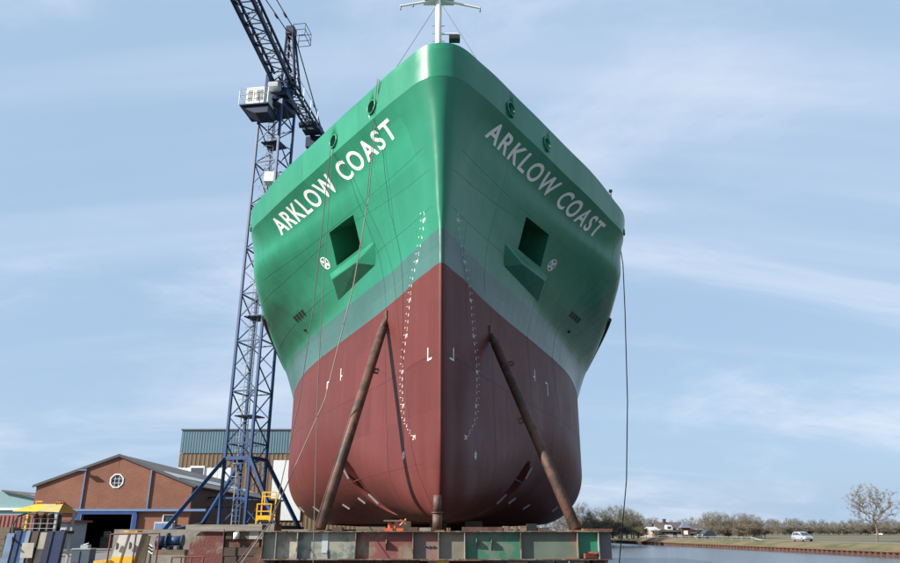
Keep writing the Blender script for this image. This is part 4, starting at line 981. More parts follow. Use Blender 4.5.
block('body', (cbx.x, FY-.6, (cbx.z+.7+GZ)/2), (2.0, .8, cbx.z+.7-GZ), mat('pale_cabinet', (.42,.48,.53), .5), t); block('door', (cbx.x-.45, FY-1.01, (cbx.z+.6+GZ)/2), (.85, .03, cbx.z+.4-GZ), M_PALEBLUE, t); block('door', (cbx.x+.45, FY-1.01, (cbx.z+.6+GZ)/2), (.85, .03, cbx.z+.4-GZ), M_PALEBLUE, t)
# lattice portal beside the shaded side wall of the workshop
an = thing('lattice_portal', (at(225, 520, 91.6).x, 91.6, GZ), 'dark blue lattice portal beside the shaded workshop wall, seen through the crane legs', 'gantry')
zb_ = at(210, 497, 91.6).z; zc_ = at(210, 507, 91.6).z; pa, pb = at(202, 500, 91.6).x, at(248, 500, 91.6).x
bar('portal_chord', (pa, 91.6, zb_), (pb, 91.6, zb_), .14, M_DARKBLUE, an); bar('portal_chord', (pa, 91.6, zc_), (pb, 91.6, zc_), .14, M_DARKBLUE, an)
for i in range(6):
    u0, u1 = pa+(pb-pa)*i/6, pa+(pb-pa)*(i+1)/6; bar('portal_brace', (u0, 91.6, zb_ if i % 2 else zc_), (u1, 91.6, zc_ if i % 2 else zb_), .1, M_DARKBLUE, an)
for x_ in (pa, pb): bar('portal_post', (x_, 91.6, GZ), (x_, 91.6, zb_), .25, M_DARKBLUE, an)
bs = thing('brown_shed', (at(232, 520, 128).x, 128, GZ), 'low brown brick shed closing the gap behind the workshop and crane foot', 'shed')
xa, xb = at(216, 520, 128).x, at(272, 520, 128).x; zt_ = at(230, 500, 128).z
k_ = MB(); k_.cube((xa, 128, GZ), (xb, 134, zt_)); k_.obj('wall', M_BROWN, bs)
k_ = MB(); k_.prism([(xa-.3, 127.7, zt_+.003), (xb+.3, 127.7, zt_+.003), (xb+.3, 134.3, zt_+.003), (xa-.3, 134.3, zt_+.003)], (0, 0, .3)); k_.obj('roof', M_ROOF, bs)
for i in range(3):
    u = xa+(xb-xa)*(i+.5)/3; k_ = MB(); k_.cube((u-.8, 127.93, GZ+1.2), (u+.8, 127.98, GZ+2.6)); wf = k_.obj('window', M_WHITE, bs); k_ = MB(); k_.cube((u-.7, 127.9, GZ+1.3), (u+.7, 127.925, GZ+2.5)); k_.obj('pane', M_GLASS, wf)

# big hall behind: teal upper band, tan lower cladding, white base
HY = 140.0; hx0, hx1 = -51.35, 14
z1, z2, z3 = 18.15, 13.83, 11.25
big = thing('clad_hall', ((hx0+hx1)/2, HY, GZ), 'tall assembly hall with teal upper and tan lower corrugated cladding behind the crane', 'building')
M_TEAL = mat('teal_cladding', (.085,.16,.2), .5, var=.08, scale=.3); M_TAN = mat('tan_cladding', (.145,.09,.045), .6, var=.2, scale=.4, stretch=(2,2,.3)); M_HWHITE = mat('white_cladding', (.70,.71,.70), .5, var=.05)
def ribbed(xa, xb, za, zb_, y0, name, m_, parent, pitch=.5, depth=.035):
    b = MB(); n_ = int(round((xb-xa)/pitch)); P = []
    for i in range(n_):
        u = xa+(xb-xa)*i/n_; w = (xb-xa)/n_
        P += [(u, y0), (u+w*.5, y0), (u+w*.62, y0-depth), (u+w*.88, y0-depth)]
    P.append((xb, y0)); V_ = [(p[0], p[1], z_) for z_ in (za, zb_) for p in P]; q_ = len(P)
    b.add(V_, [(i, i+1, q_+i+1, q_+i) for i in range(q_-1)]); return b.obj(name, m_, parent)
npan = 16
for i in range(npan):
    xa, xb = hx0+(hx1-hx0)*i/npan+.02, hx0+(hx1-hx0)*(i+1)/npan-.02
    ribbed(xa, xb, z2+.02, z1, HY-.12, 'teal_panel', M_TEAL, big)
    ribbed(xa, xb, z3, z2-.02, HY, 'tan_panel', M_TAN, big, .8, .05)
k_ = MB(); k_.cube((hx0, HY+.1, GZ), (hx1, HY+.5, z1)); k_.obj('frame_wall', M_HWHITE, big)
k_ = MB(); k_.cube((hx0, HY+.51, GZ), (hx0+.4, HY+55, z1-.2)); k_.obj('side_wall', M_TEAL, big)
k_ = MB(); k_.cube((hx0-.15, HY-.3, z1+.003), (hx1+.15, HY+55, z1+.25)); k_.obj('roof', M_ROOF, big)
xs_ = at(231, 470, HY).x
for i in range(4):
    xa, xb = hx0+(xs_-hx0)*i/4+.03, hx0+(xs_-hx0)*(i+1)/4-.03
    k_ = MB(); k_.cube((xa, HY+.02, GZ), (xb, HY+.09, z3-.02)); k_.obj('white_panel', M_HWHITE, big)
for i in range(10):
    xa, xb = xs_+(hx1-xs_)*i/10+.03, xs_+(hx1-xs_)*(i+1)/10-.03
    ribbed(xa, xb, GZ, z3-.03, HY, 'tan_panel', M_TAN, big, .8, .05)
wa, wb = at(191.5, 467.5, HY), at(203, 474.5, HY)
k_ = MB(); k_.cube((wa.x-.2, HY-.15, wb.z-.2), (wb.x+.2, HY+.015, wa.z+.35)); wf = k_.obj('window', M_WHITE, big)
k_ = MB(); k_.cube((wa.x, HY-.18, wb.z), (wb.x, HY-.152, wa.z)); k_.obj('pane', mat('grey_pane', (.09,.085,.11), .2), wf)
wa, wb = at(274, 460, HY), at(300, 520, HY)
k_ = MB(); k_.cube((wa.x, HY-.25, wb.z), (wb.x, HY-.11, wa.z)); k_.obj('sliding_door', M_HWHITE, big)

# far left sheds
ls = thing('teal_shed', (-66, 108, GZ), 'low teal gabled shed with grey skylit roof at the far left', 'shed')
A = at(-22, 478, 108); B_ = at(37, 492, 108); C_ = at(37, 505.5, 108); zE = at(0, 508, 108).z; zR = at(0, 491, 108).z
k_ = MB(); k_.prism([(-82,108,GZ+1.4), (A.x+15.5,108,GZ+1.4), (A.x+15.5,108,zE), (A.x+4,108,zR), (-82,108,zE)], (0,.3,0)); k_.obj('gable_wall', mat('pale_teal_wall', (.20,.34,.36), .6, var=.08), ls)
k_ = MB(); k_.cube((-82,107.8,GZ), (A.x+15.5,108.1,GZ+1.39)); k_.obj('plinth', M_DARKBLUE, ls)
k_ = MB(); k_.cube((-82,107.7,zE-.25), (A.x+16,107.95,zE+.05)); k_.obj('fascia', M_WHITE, ls)
k_ = MB(); P = [(A.x+4,107.6,zR), (A.x+16,107.6,zE+.1), (A.x+15,150,zE+.1), (A.x+3,150,zR)]; k_.prism(P, (0,0,.2)); k_.obj('roof', M_ROOF, ls)
for i in range(4):
    u = .28+.17*i; a = Vector(P[0]).lerp(Vector(P[1]), u); Y0 = 110+i*3
    k_ = MB(); k_.prism([(a.x-.5,Y0,a.z+.26), (a.x+.7,Y0,a.z-.05), (a.x+.7,Y0+5,a.z-.05), (a.x-.5,Y0+5,a.z+.26)], (0,0,.05)); k_.obj('skylight', M_SKYL, ls)
# site cabin
c0 = at(60, 545, 74); cx0, cx1 = at(53, 530, 74).x, at(66.5, 530, 74).x; zt_ = at(60, 520.5, 74).z
cab_ = thing('site_cabin', ((cx0+cx1)/2, 75, GZ), 'grey site cabin with red roof edge beside the brick gable', 'cabin')
k_ = MB(); k_.cube((cx0, 74, GZ+.15), (cx1, 78, zt_-.12)); k_.obj('body', mat('cabin_grey', (.30,.33,.36), .6, var=.08), cab_)
k_ = MB(); k_.cube((cx0-.3, 73.7, zt_-.117), (cx1+.4, 78.3, zt_+.08)); k_.obj('roof_edge', mat('dark_red_trim', (.14,.03,.03), .6), cab_)
k_ = MB(); k_.cube(((cx0+cx1)/2+.05, 73.93, zt_-1.5), ((cx0+cx1)/2+.55, 73.99, zt_-.75)); wf = k_.obj('window', M_WHITE, cab_)
k_ = MB(); k_.cube(((cx0+cx1)/2+.11, 73.9, zt_-1.44), ((cx0+cx1)/2+.49, 73.925, zt_-.81)); k_.obj('pane', M_GLASS, wf)
k_ = MB(); k_.cube((cx0+.1, 73.2, GZ), (cx1-.1, 73.9, GZ+.22)); k_.obj('step', M_TIMBER, cab_)

# ------------------------------------------------------------------ things standing about in the yard
# red container and stacked pale timber behind the rack
rc = thing('container', (at(8, 530, 66).x, 67.5, GZ), 'faded red shipping container behind the yellow-roofed cage', 'container')
ca, cb2 = at(-20, 522, 66).x, at(33, 522, 66).x; cz = at(10, 514.5, 66).z
M_CONT = mat('container_red', (.24,.075,.055), .6, var=.2, scale=.8)
ribbed(ca, cb2, GZ+.1, cz-.08, 66, 'front', M_CONT, rc, .35, .05)
k_ = MB(); k_.cube((ca, 66.05, GZ), (cb2, 68.6, cz)); k_.obj('body', M_CONT, rc)
for i in range(4):
    x_ = at(2+i*9, 535, 58).x; k_ = MB(); hh = [1.0, 1.25, .9, 1.1][i]
    nlay = 5
    t = thing('timber_stack', (x_, 58, GZ), ['pale timber stack leftmost in front of the red container', 'tallest pale timber stack in front of the red container', 'lowest pale timber stack in front of the red container', 'pale timber stack in front of the right end of the red container'][i], 'timber stack', 'timber stacks by the container')
    for j_ in range(nlay): block('beam', (x_+random.uniform(-.03,.03), 58, GZ+hh*(j_+.5)/nlay*1.7), (.95, 2.2, hh/nlay*1.6), M_TIMBER, t)
# rack of steel plates standing on edge
RY = 30.0
rk = thing('plate_rack', (at(30, 563, RY).x, RY+1, GZ), 'low steel rack holding upright plates at the lower left', 'rack')
rx0, rx1 = at(-3, 563, RY).x, at(62, 563, RY).x
k_ = MB(); k_.cube((rx0, RY-.2, GZ), (rx1, RY+2, GZ+.2)); k_.obj('base', M_RUST, rk)
k_ = MB(); k_.cube((rx0, RY+.5, GZ), (at(56, 548, RY).x, RY+.56, at(30, 536, RY).z)); k_.obj('back_frame', M_DARKBLUE, rk)
pl_ = [(0,7,533,'pale blue steel plate at the left end of the rack',(.15,.24,.36)), (8,13,531,'dark blue plate second from the left in the rack',(.015,.04,.11)), (13,18,531.5,'mid blue plate left of the brown plate',(.03,.08,.2)), (19,23,530.5,'pale blue-grey plate third from the rack middle',(.2,.27,.36)), (24,31,531,'brown rusty plate in the middle of the rack',(.08,.045,.03)), (32,39,532,'cream plate right of the brown plate',(.36,.33,.25)), (40,46,531,'black-blue plate right of the cream plate',(.015,.02,.05)), (46,57,530.5,'wide navy blue plate at the right end of the rack',(.008,.018,.075))]
for i, (pa_, pb_, py_, lab, c_) in enumerate(pl_):
    xa, xb = at(pa_+1, 548, RY).x, at(pb_+1, 548, RY).x; zt_ = at(20, py_, RY).z
    k_ = MB(); lean = .09
    P = [(xa, RY+.05+.03*(i % 3), GZ+.204), (xb, RY+.05+.03*(i % 3), GZ+.204), (xb+lean, RY+.1+.03*(i % 3), zt_), (xa+lean, RY+.1+.03*(i % 3), zt_)]
    k_.prism(P, (0, .22 if i % 2 else .3, 0)); o = k_.obj('steel_plate', mat('plate_paint', c_, .5, var=.15, scale=2, second=tuple(v*.6+.03 for v in c_), amount=.15)); tag(o, lab, 'steel plate', 'plates in the rack')
k_ = MB(); xa, xb = at(22, 548, RY).x, at(34, 548, RY).x
k_.box(((xa+xb)/2, RY-.02, at(20, 550, RY).z), (xb-xa, .04, .55)); o = k_.obj('patch_board', mat('grey_cream_board', (.42,.40,.33), .7, var=.2)); tag(o, 'square pale board leaning low against the brown plate', 'board')
# bottle cage with yellow canopy
CY = 33.0
cg = thing('gas_bottle_cage', (at(36, 545, CY).x, CY+.7, GZ), 'gas bottle cage under a yellow pitched canopy', 'cage')
ya, yb, yc = at(14, 510, CY), at(60, 511.5, CY), at(32, 504, CY)
zb_ = at(30, 511, CY).z; zr2 = at(30, 503.8, CY).z; zf = at(30, 530.5, CY).z
k_ = MB(); k_.prism([(ya.x, CY-.1, zb_), (at(40,505,CY).x, CY-.1, zb_-.01), (at(35,505,CY).x, CY+.8, zr2), (at(26,505,CY).x, CY+.8, zr2)], (0,.01,.03)); k_.obj('canopy', M_YELLOW, cg)
k_ = MB(); k_.prism([(at(40,505,CY).x+.002, CY-.1, zb_), (yb.x, CY-.1, zb_-.04), (at(53,505,CY).x, CY+.8, zr2-.02), (at(35,505,CY).x+.002, CY+.8, zr2)], (0,.01,.03)); k_.obj('canopy', mat('faded_yellow', (.46,.38,.13), .6, var=.15), cg)
k_ = MB(); k_.prism([(ya.x, CY+1.7, zb_), (yb.x, CY+1.7, zb_-.04), (at(53,505,CY).x, CY+.82, zr2), (at(26,505,CY).x, CY+.82, zr2)], (0,.01,.03)); k_.obj('canopy', M_YELLOW, cg)
for px, Yp in ((27, CY), (56, CY), (27, CY+1.5), (56, CY+1.5)):
    x_ = at(px, 520, CY).x; block('post', (x_, Yp, (zb_+GZ)/2), (.1, .1, zb_-GZ), M_YELLOW if px < 50 else M_GALV, cg)
k_ = MB(); k_.cube((at(24,520,CY).x, CY-.05, zf-.12), (at(58,520,CY).x, CY+1.6, zf)); k_.obj('floor', M_DARKBLUE, cg)
for zz in (.1, .3, .5):
    bar('rail', (at(24,520,CY).x, CY-.08, zf+zz), (at(57,520,CY).x, CY-.08, zf+zz), .022, M_PROP if zz == .5 else M_GALV, cg)
for px in (28, 35, 42, 49): bar('baluster', (at(px,520,CY).x, CY-.08, zf), (at(px,520,CY).x, CY-.08, zf+.5), .02, M_GALV, cg)
k_ = MB(); k_.tube(at(27,503,CY)+Vector((0,.8,0)), at(26,500.5,CY)+Vector((0,.8,0)), .025, 5); k_.tube(at(26,500.5,CY)+Vector((0,.8,0)), at(33,500.5,CY)+Vector((0,.8,0)), .025, 5); k_.obj('lifting_eye', M_YELLOW, cg)
k_ = MB(); k_.tube(at(47,503.5,CY)+Vector((0,.8,0)), at(47,501,CY)+Vector((0,.8,0)), .025, 5); k_.tube(at(47,501,CY)+Vector((0,.8,0)), at(54,501,CY)+Vector((0,.8,0)), .025, 5); k_.tube(at(54,501,CY)+Vector((0,.8,0)), at(54,504,CY)+Vector((0,.8,0)), .025, 5); k_.obj('lifting_eye', M_ORANGE, cg)
M_BOT = mat('dark_bottle_paint', (.03,.025,.03), .4); M_BOT2 = mat('brown_bottle_paint', (.10,.05,.04), .45)
for i, px in enumerate((31.5, 35.5, 39.5, 43.5, 47.5, 51.5)):
    x_ = at(px, 520, CY).x; y_ = CY+.35+.3*(i % 2); ht = .80
    t = thing('gas_bottle', (x_, y_, zf), f'dark gas bottle in the yellow-roofed cage, {["leftmost", "second from the left", "third from the left", "third from the right", "second from the right", "rightmost"][i]}', 'gas bottle', 'gas bottles in the cage')
    k_ = MB(); k_.smooth = True; k_.tube((x_, y_, zf), (x_, y_, zf+ht-.22), .1, 12); k_.tube((x_, y_, zf+ht-.22), (x_, y_, zf+ht-.1), .1, 12, .045); k_.obj('cylinder', M_BOT if i % 3 else M_BOT2, t)
    k_ = MB(); k_.tube((x_, y_, zf+ht-.1), (x_, y_, zf+ht), .045, 8); k_.obj('valve_cap', M_GALV, t)
k_ = MB(); pts = [at(12, 545, RY-.2), at(13, 525, RY+.6), at(18, 516, RY+1.5), at(27, 513, RY+2), at(36, 514, RY+2)]; k_.path(pts, .035, 6); tag(k_.obj('looped_hose', M_BLACK), 'black looped hose hanging from the cage over the blue plates', 'hose')
# blue-grey box
bx0 = at(84, 552, 46)
bxt = thing('tool_crate', (bx0.x, 46, GZ), 'blue-grey steel crate on the concrete before the doorway', 'crate')
block('body', (bx0.x, 46, GZ+.41), (1.05, .8, .82), mat('blue_grey_paint', (.05,.07,.1), .6, var=.2), bxt); block('lid', (bx0.x, 46, GZ+.855), (1.1, .85, .06), M_GALV, bxt); block('door', (bx0.x-.26, 45.58, GZ+.42), (.44, .03, .66), bpy.data.materials['blue_grey_paint'], bxt)
k_ = MB(); k_.box((bx0.x+.05, 46, GZ+.985), (.45, .4, .19)); k_.tube((bx0.x-.1, 46, GZ+1.08), (bx0.x+.2, 46, GZ+1.18), .02, 5); tag(k_.obj('paint_tray', M_GALV), 'small grey tray lying on the blue-grey crate', 'tray')
# bollard blocks: grey heads, yellow feet
BYY = 28.0
def barrier(pxa, pxb, ytop, Y, lab):
    xa, xb = at(pxa, 560, Y).x, at(pxb, 560, Y).x; zt_ = at(pxa, ytop, Y).z; ln = .28
    t = thing('barrier_block', ((xa+xb)/2, Y, GZ), lab, 'barrier block', 'grey and yellow barrier blocks')
    zm = zt_-(zt_-GZ)*.45; f_ = lambda z_: ln*(z_-GZ)/(zt_-GZ)
    M_G = M_CONC2
    k_ = MB(); k_.prism([(xa+f_(zm), Y, zm+.001), (xb+f_(zm), Y, zm+.001), (xb+ln, Y+.1, zt_), (xa+ln, Y+.1, zt_)], (0, .6, 0)); k_.obj('grey_head', M_G, t)
    k_ = MB(); k_.prism([(xa, Y, GZ), (xb, Y, GZ), (xb+f_(zm), Y, zm), (xa+f_(zm), Y, zm)], (0, .6, 0)); k_.obj('yellow_foot', M_YELLOW, t)
    k_ = MB(); k_.prism([((xa+xb)/2+.1, Y-.02, zm+.25), ((xa+xb)/2+.22, Y-.18, zm+.3), ((xa+xb)/2+.22, Y-.18, zm+.45), ((xa+xb)/2+.1, Y-.02, zm+.5)], (.05,0,0)); k_.obj('lifting_lug', M_BLACK, t)
M_CONC2 = mat('light_concrete', (.42,.41,.38), .8, var=.15, scale=2, bump=.2)
barrier(107, 116, 534, BYY+.4, 'left grey concrete barrier block with yellow foot, behind the railing')
barrier(119, 130, 532.5, BYY, 'right grey concrete barrier block with yellow foot and yellow top strip')
xa = at(126, 532, BYY).x; k_ = MB(); k_.box((xa+.1, BYY+.4, at(126,532,BYY).z+.03), (.5, .5, .06)); tag(k_.obj('cap_board', M_YELLOW), 'yellow board lying across the right barrier block', 'board')
k_ = MB(); xa, xb = at(93, 563, BYY).x, at(106, 563, BYY).x; zt_ = at(98, 560, BYY).z; k_.prism([(xa,BYY,GZ),(xb,BYY,GZ),(xb,BYY,zt_),(xa,BYY,zt_-.02)], (0,.9,0)); tag(k_.obj('yellow_skid', M_YELLOW), 'low yellow steel skid left of the barrier blocks', 'skid')
# rusty railing
r0, r1 = at(111, 534, BYY-1), at(159.5, 533, BYY-1)
rl = thing('railing', ((r0.x+r1.x)/2, BYY-1, GZ), 'rust-brown pipe railing in front of the barrier blocks', 'railing')
M_RAIL = mat('red_brown_rail_paint', (.16,.045,.03), .6, var=.25, scale=4)
bar('top_rail', r0, r1, .055, M_RAIL, rl, kind='tube')
for p in (r0, r1, r0.lerp(r1, .52)): bar('post', (p.x, p.y, GZ), (p.x, p.y, p.z), .06, M_RAIL, rl, kind='tube')
bar('mid_rail', (r0.x, r0.y, r0.z-1.05), (r1.x, r1.y, r1.z-1.05), .045, M_RAIL, rl, kind='tube')
# pale timber leaning, small frame at right
k_ = MB(); a = at(139, 566, BYY+.3); c_ = at(145, 535.5, BYY+.3); k_.prism([(a.x-.1,BYY,GZ), (a.x+.22,BYY,GZ), (c_.x+.12,BYY+.45,c_.z), (c_.x-.12,BYY+.45,c_.z)], (0,.12,0)); tag(k_.obj('leaning_board', mat('pale_new_timber', (.52,.40,.24), .8, var=.2, scale=3, stretch=(4,4,.6))), 'pale raw board leaning upright right of the barrier blocks', 'board')
k_ = MB(); a = at(133, 566, BYY+.8); c_ = at(138, 537, BYY+.8); k_.prism([(a.x-.1,BYY+.8,GZ), (a.x+.2,BYY+.8,GZ), (c_.x+.1,BYY+1.2,c_.z), (c_.x-.2,BYY+1.2,c_.z)], (0,.12,0)); tag(k_.obj('leaning_board', M_TIMBER), 'grey weathered board behind the pale raw board', 'board')
r0, r1 = at(172, 557, 24), at(203.5, 556.5, 24)
rl = thing('low_frame', ((r0.x+r1.x)/2, 24, GZ), 'low rust-red pipe frame in front of the concrete wall', 'railing')
bar('top_rail', r0, r1, .045, M_RAIL, rl, kind='tube')
for u in (0, .3, .62, 1): p = r0.lerp(r1, u); bar('post', (p.x, p.y, GZ), (p.x, p.y, p.z), .05, M_RAIL, rl, kind='tube')
bar('mid_rail', (r0.x, 24, r0.z-.3), (r1.x, 24, r1.z-.3), .04, M_RAIL, rl, kind='tube')
# crane plinths
for c0, d, lab in (((at(250,527,46).x, 46.5, (GZ+.05)/2), (11.5, 12, .05-GZ-.004), 'raised concrete plinth under the crane tower'), ((at(166,536,41.5).x, 42, (GZ-.6)/2), (1.8, 2.4, -.6-GZ-.004), 'low concrete plinth under the left raking leg and winch')):
    k_ = MB(); k_.box(c0, d); k_.box((c0[0], c0[1]-d[1]/2-.15, GZ+.2), (d[0]+.3, .25, .4)); tag(k_.obj('crane_plinth', M_CONC), lab, 'plinth')
# winch
w0 = at(169, 541.5, 39.5); M_WIN = mat('winch_blue', (.02,.055,.12), .5, var=.25)
wn = thing('mooring_winch', (w0.x, 39.5, w0.z-.6), 'dark blue drum winch beside the foot of the left raking leg', 'winch')
k_ = MB(); k_.smooth = True; k_.tube((w0.x-.1, 39.5, w0.z+.05), (w0.x+.72, 39.5, w0.z+.05), .24, 16); k_.obj('drum', M_WIN, wn)
for o_ in (-.1, .66): k_ = MB(); k_.tube((w0.x+o_, 39.5, w0.z+.05), (w0.x+o_+.07, 39.5, w0.z+.05), .40 if o_ < 0 else .30, 18); k_.obj('drum_flange', M_WIN, wn)
k_ = MB(); k_.smooth = True; k_.tube((w0.x-.62, 39.5, w0.z), (w0.x-.12, 39.5, w0.z), .30, 14); k_.obj('motor', M_DARKBLUE, wn)
k_ = MB(); k_.cube((w0.x-.8, 39.1, w0.z-.62), (w0.x+1.0, 40.0, w0.z-.38)); k_.obj('bed', M_TIMBER, wn)
for o_ in (-.5, .1, .6): block('pedestal', (w0.x+o_, 39.5, w0.z-.3), (.12, .6, .2), M_DARKBLUE, wn)
k_ = MB(); k_.cube((w0.x-.85, 38.9, GZ), (w0.x+1.1, 40.2, w0.z-.625)); tag(k_.obj('winch_base', M_CONC), 'concrete base block carrying the blue winch', 'plinth')
ps = thing('hazard_plate', (at(151,549,38).x, 38, GZ), 'small black and white striped hazard plate left of the winch', 'sign')
for i in range(5):
    c_ = at(150.5, 545+i*1.7, 38); k_ = MB(); k_.box(c_, (.26, .03, .085), M=Matrix.Rotation(R(35), 4, 'Y')); k_.obj('stripe', M_WHITE if i % 2 == 0 else M_BLACK, ps)
block('post', (at(151,549,38).x, 38.05, (GZ+at(151,545,38).z)/2), (.08, .05, at(151,545,38).z-GZ), M_BLACK, ps)
# retaining wall: concrete left, timbers right, beam on top
WY = 26.0
wl0, wl1, wm = at(182, 545, WY).x, at(270, 545, WY).x, at(223.5, 545, WY).x
zA, zB = at(220, 524.3, WY).z, at(220, 529.5, WY).z
wall = thing('retaining_wall', ((wl0+wl1)/2, WY+.6, GZ), 'retaining wall of stained concrete and dark timbers with a long beam on top', 'wall')
M_STAIN = mat('concrete_with_red_stain', (.2,.165,.13), .85, var=.4, scale=2, bump=.5, second=(.15,.045,.035), amount=.52, sscale=1.1)
k_ = MB(); k_.prism([(wl0, WY, GZ), (wm, WY, GZ), (wm, WY, zB-.06), (wl0+.6, WY, zB-.05), (wl0+.28, WY, zB-.3), (wl0+.22, WY, zB-.8)], (0, 1.2, 0)); k_.obj('concrete_face', M_STAIN, wall)
k_ = MB(); k_.cube((at(187,526,WY).x, WY-.12, zB), (at(263,526,WY).x, WY+.5, zA)); k_.obj('top_beam', mat('grey_weathered_beam', (.27,.245,.20), .85, var=.3, scale=3, stretch=(.4,4,4), bump=.3), wall)
zz = GZ; i = 0
while zz < zB-.42:
    hh = .27
    k_ = MB(); off_ = random.uniform(-.06, .06); k_.cube((wm+.02, WY+.05+off_, zz+.008), (wl1-.35+random.uniform(-.15,.15), WY+.5+off_, min(zz+hh, zB-.3))); k_.obj('timber', [M_DKTIMBER, M_RUST, M_TIMBER, M_DKTIMBER][i % 4], wall); zz += hh; i += 1
for px, w_, m_ in ((244, .34, M_TIMBER), (254.5, .36, M_CONC2), (229, .2, M_DKTIMBER), (262, .2, M_CONC)):
    k_ = MB(); c_ = at(px, 533.5, WY); k_.box((c_.x, WY+.2, zB-.17), (w_, .4, .26)); k_.obj('packing_block', m_, wall)
k_ = MB(); c_ = at(236, 534, WY-.1); k_.smooth = True; k_.tube((c_.x, WY-.02, zB-.30), (c_.x, WY-.02, zB-.08), .11, 14); tag(k_.obj('white_bucket', M_WHITE), 'small white bucket under the wall beam beside the timbers', 'bucket')
k_ = MB(); k_.path([(at(224,529,WY-.2).x, WY-.16, at(224,529,WY-.2).z), (at(223,545,WY-.2).x, WY-.16, at(223,545,WY-.2).z), (at(222,570,WY-.2).x, WY-.16, GZ)], .02, 5); tag(k_.obj('hanging_cable', M_DKROPE), 'dark cable hanging down the joint of the retaining wall', 'cable')
# sloping rusty plates by the girder end
k_ = MB(); a, c_, e_ = at(262, 545, 19.5), at(246, 566, 19.5), at(268, 566, 19.5); k_.prism([a, c_, e_], (0, .3, .0)); tag(k_.obj('rusty_plate', M_RUST), 'sloping rusty plate leaning at the left end of the girder', 'steel plate')
k_ = MB(); a, c_ = at(268, 532, 18.5), at(259, 566, 18.5); k_.prism([a, a+Vector((.08,0,0)), c_+Vector((.16,0,0)), c_], (0,.1,0)); tag(k_.obj('raking_strut', M_PROP), 'pinkish rusty strut leaning beside the left girder end', 'strut')
# yellow man-basket
mb0 = at(264.5, 507, 38); MBY = 38.0
bz0, bz1 = at(264, 523.5, MBY).z, at(264, 491, MBY).z; bx0_, bx1_ = at(257, 510, MBY).x, at(271, 510, MBY).x
bk = thing('work_basket', (mb0.x, MBY+.5, bz0), 'yellow steel work basket with fork pockets beside the crane foot', 'work basket')
M_YEL2 = mat('bright_yellow_paint', (.80,.47,.01), .45, var=.08)
for x_ in (bx0_, bx1_):
    for y_ in (MBY, MBY+.9): bar('upright', (x_, y_, bz0), (x_, y_, bz0+.95 if y_ == MBY else bz1), .06, M_YEL2, bk)
bar('upright', (bx0_+.12, MBY+.9, bz0+.9), (bx0_+.12, MBY+.9, bz1), .05, M_YEL2, bk)
for zz in (.35, .6, .95): 
    bar('rail', (bx0_, MBY, bz0+zz), (bx1_, MBY, bz0+zz), .05, M_YEL2, bk)
    for x_ in (bx0_, bx1_): bar('rail', (x_, MBY, bz0+zz), (x_, MBY+.9, bz0+zz), .05, M_YEL2, bk)
bar('rail', (bx0_, MBY+.9, bz1), (bx1_, MBY+.9, bz1), .06, M_YEL2, bk); bar('rail', (bx0_, MBY+.9, bz0+1.35), (bx1_, MBY+.9, bz0+1.35), .05, M_YEL2, bk)
k_ = MB(); k_.cube((bx0_-.02, MBY-.035, bz0+.14), (bx1_+.02, MBY-.005, bz0+.40)); k_.obj('kick_plate', M_YEL2, bk)
k_ = MB(); k_.cube((bx0_, MBY, bz0+.1), (bx1_, MBY+.9, bz0+.14)); k_.obj('floor', M_YEL2, bk)
for i in range(4):
    k_ = MB(); u = bx0_+.1+(bx1_-bx0_-.2)*(i+.5)/4; k_.tube((u, MBY-.05, bz0+.13), (u, MBY+.02, bz0+.13), .075, 10); k_.obj('fork_pocket', M_BLACK, bk)
k_ = MB(); k_.cube((bx0_-.3, MBY-.3, GZ), (bx1_+.3, MBY+1.3, bz0-.002)); k_.cube((bx0_-.35, MBY-.4, GZ), (bx1_+.35, MBY-.31, GZ+.5)); tag(k_.obj('pedestal_block', M_CONC), 'concrete pedestal under the yellow work basket', 'plinth')

# ------------------------------------------------------------------ far bank: rail, car, houses, trees
M_RAILW = mat('white_rail_steel', (.40,.42,.42), .5, .2, var=.08)
gr_ = thing('guardrail', (bankx(150)+3.3, 150, -1.95), 'pale steel guardrail along the far canal bank, dipping at its near end', 'guardrail')
ys_ = [138+4*i for i in range(42)]
pr_ = [Vector((bankx(Y)+3.6, Y, -1.2+ (-.02 if i else -.5))) for i, Y in enumerate(ys_)]
for a, c_ in zip(pr_, pr_[1:]): bar('rail_beam', a, c_, .32, M_RAILW, gr_, .06, up='Y')
for p in pr_[1:]: bar('post', (p.x+.1, p.y, -2.0), (p.x+.1, p.y, p.z+.1), .1, M_GALV, gr_)

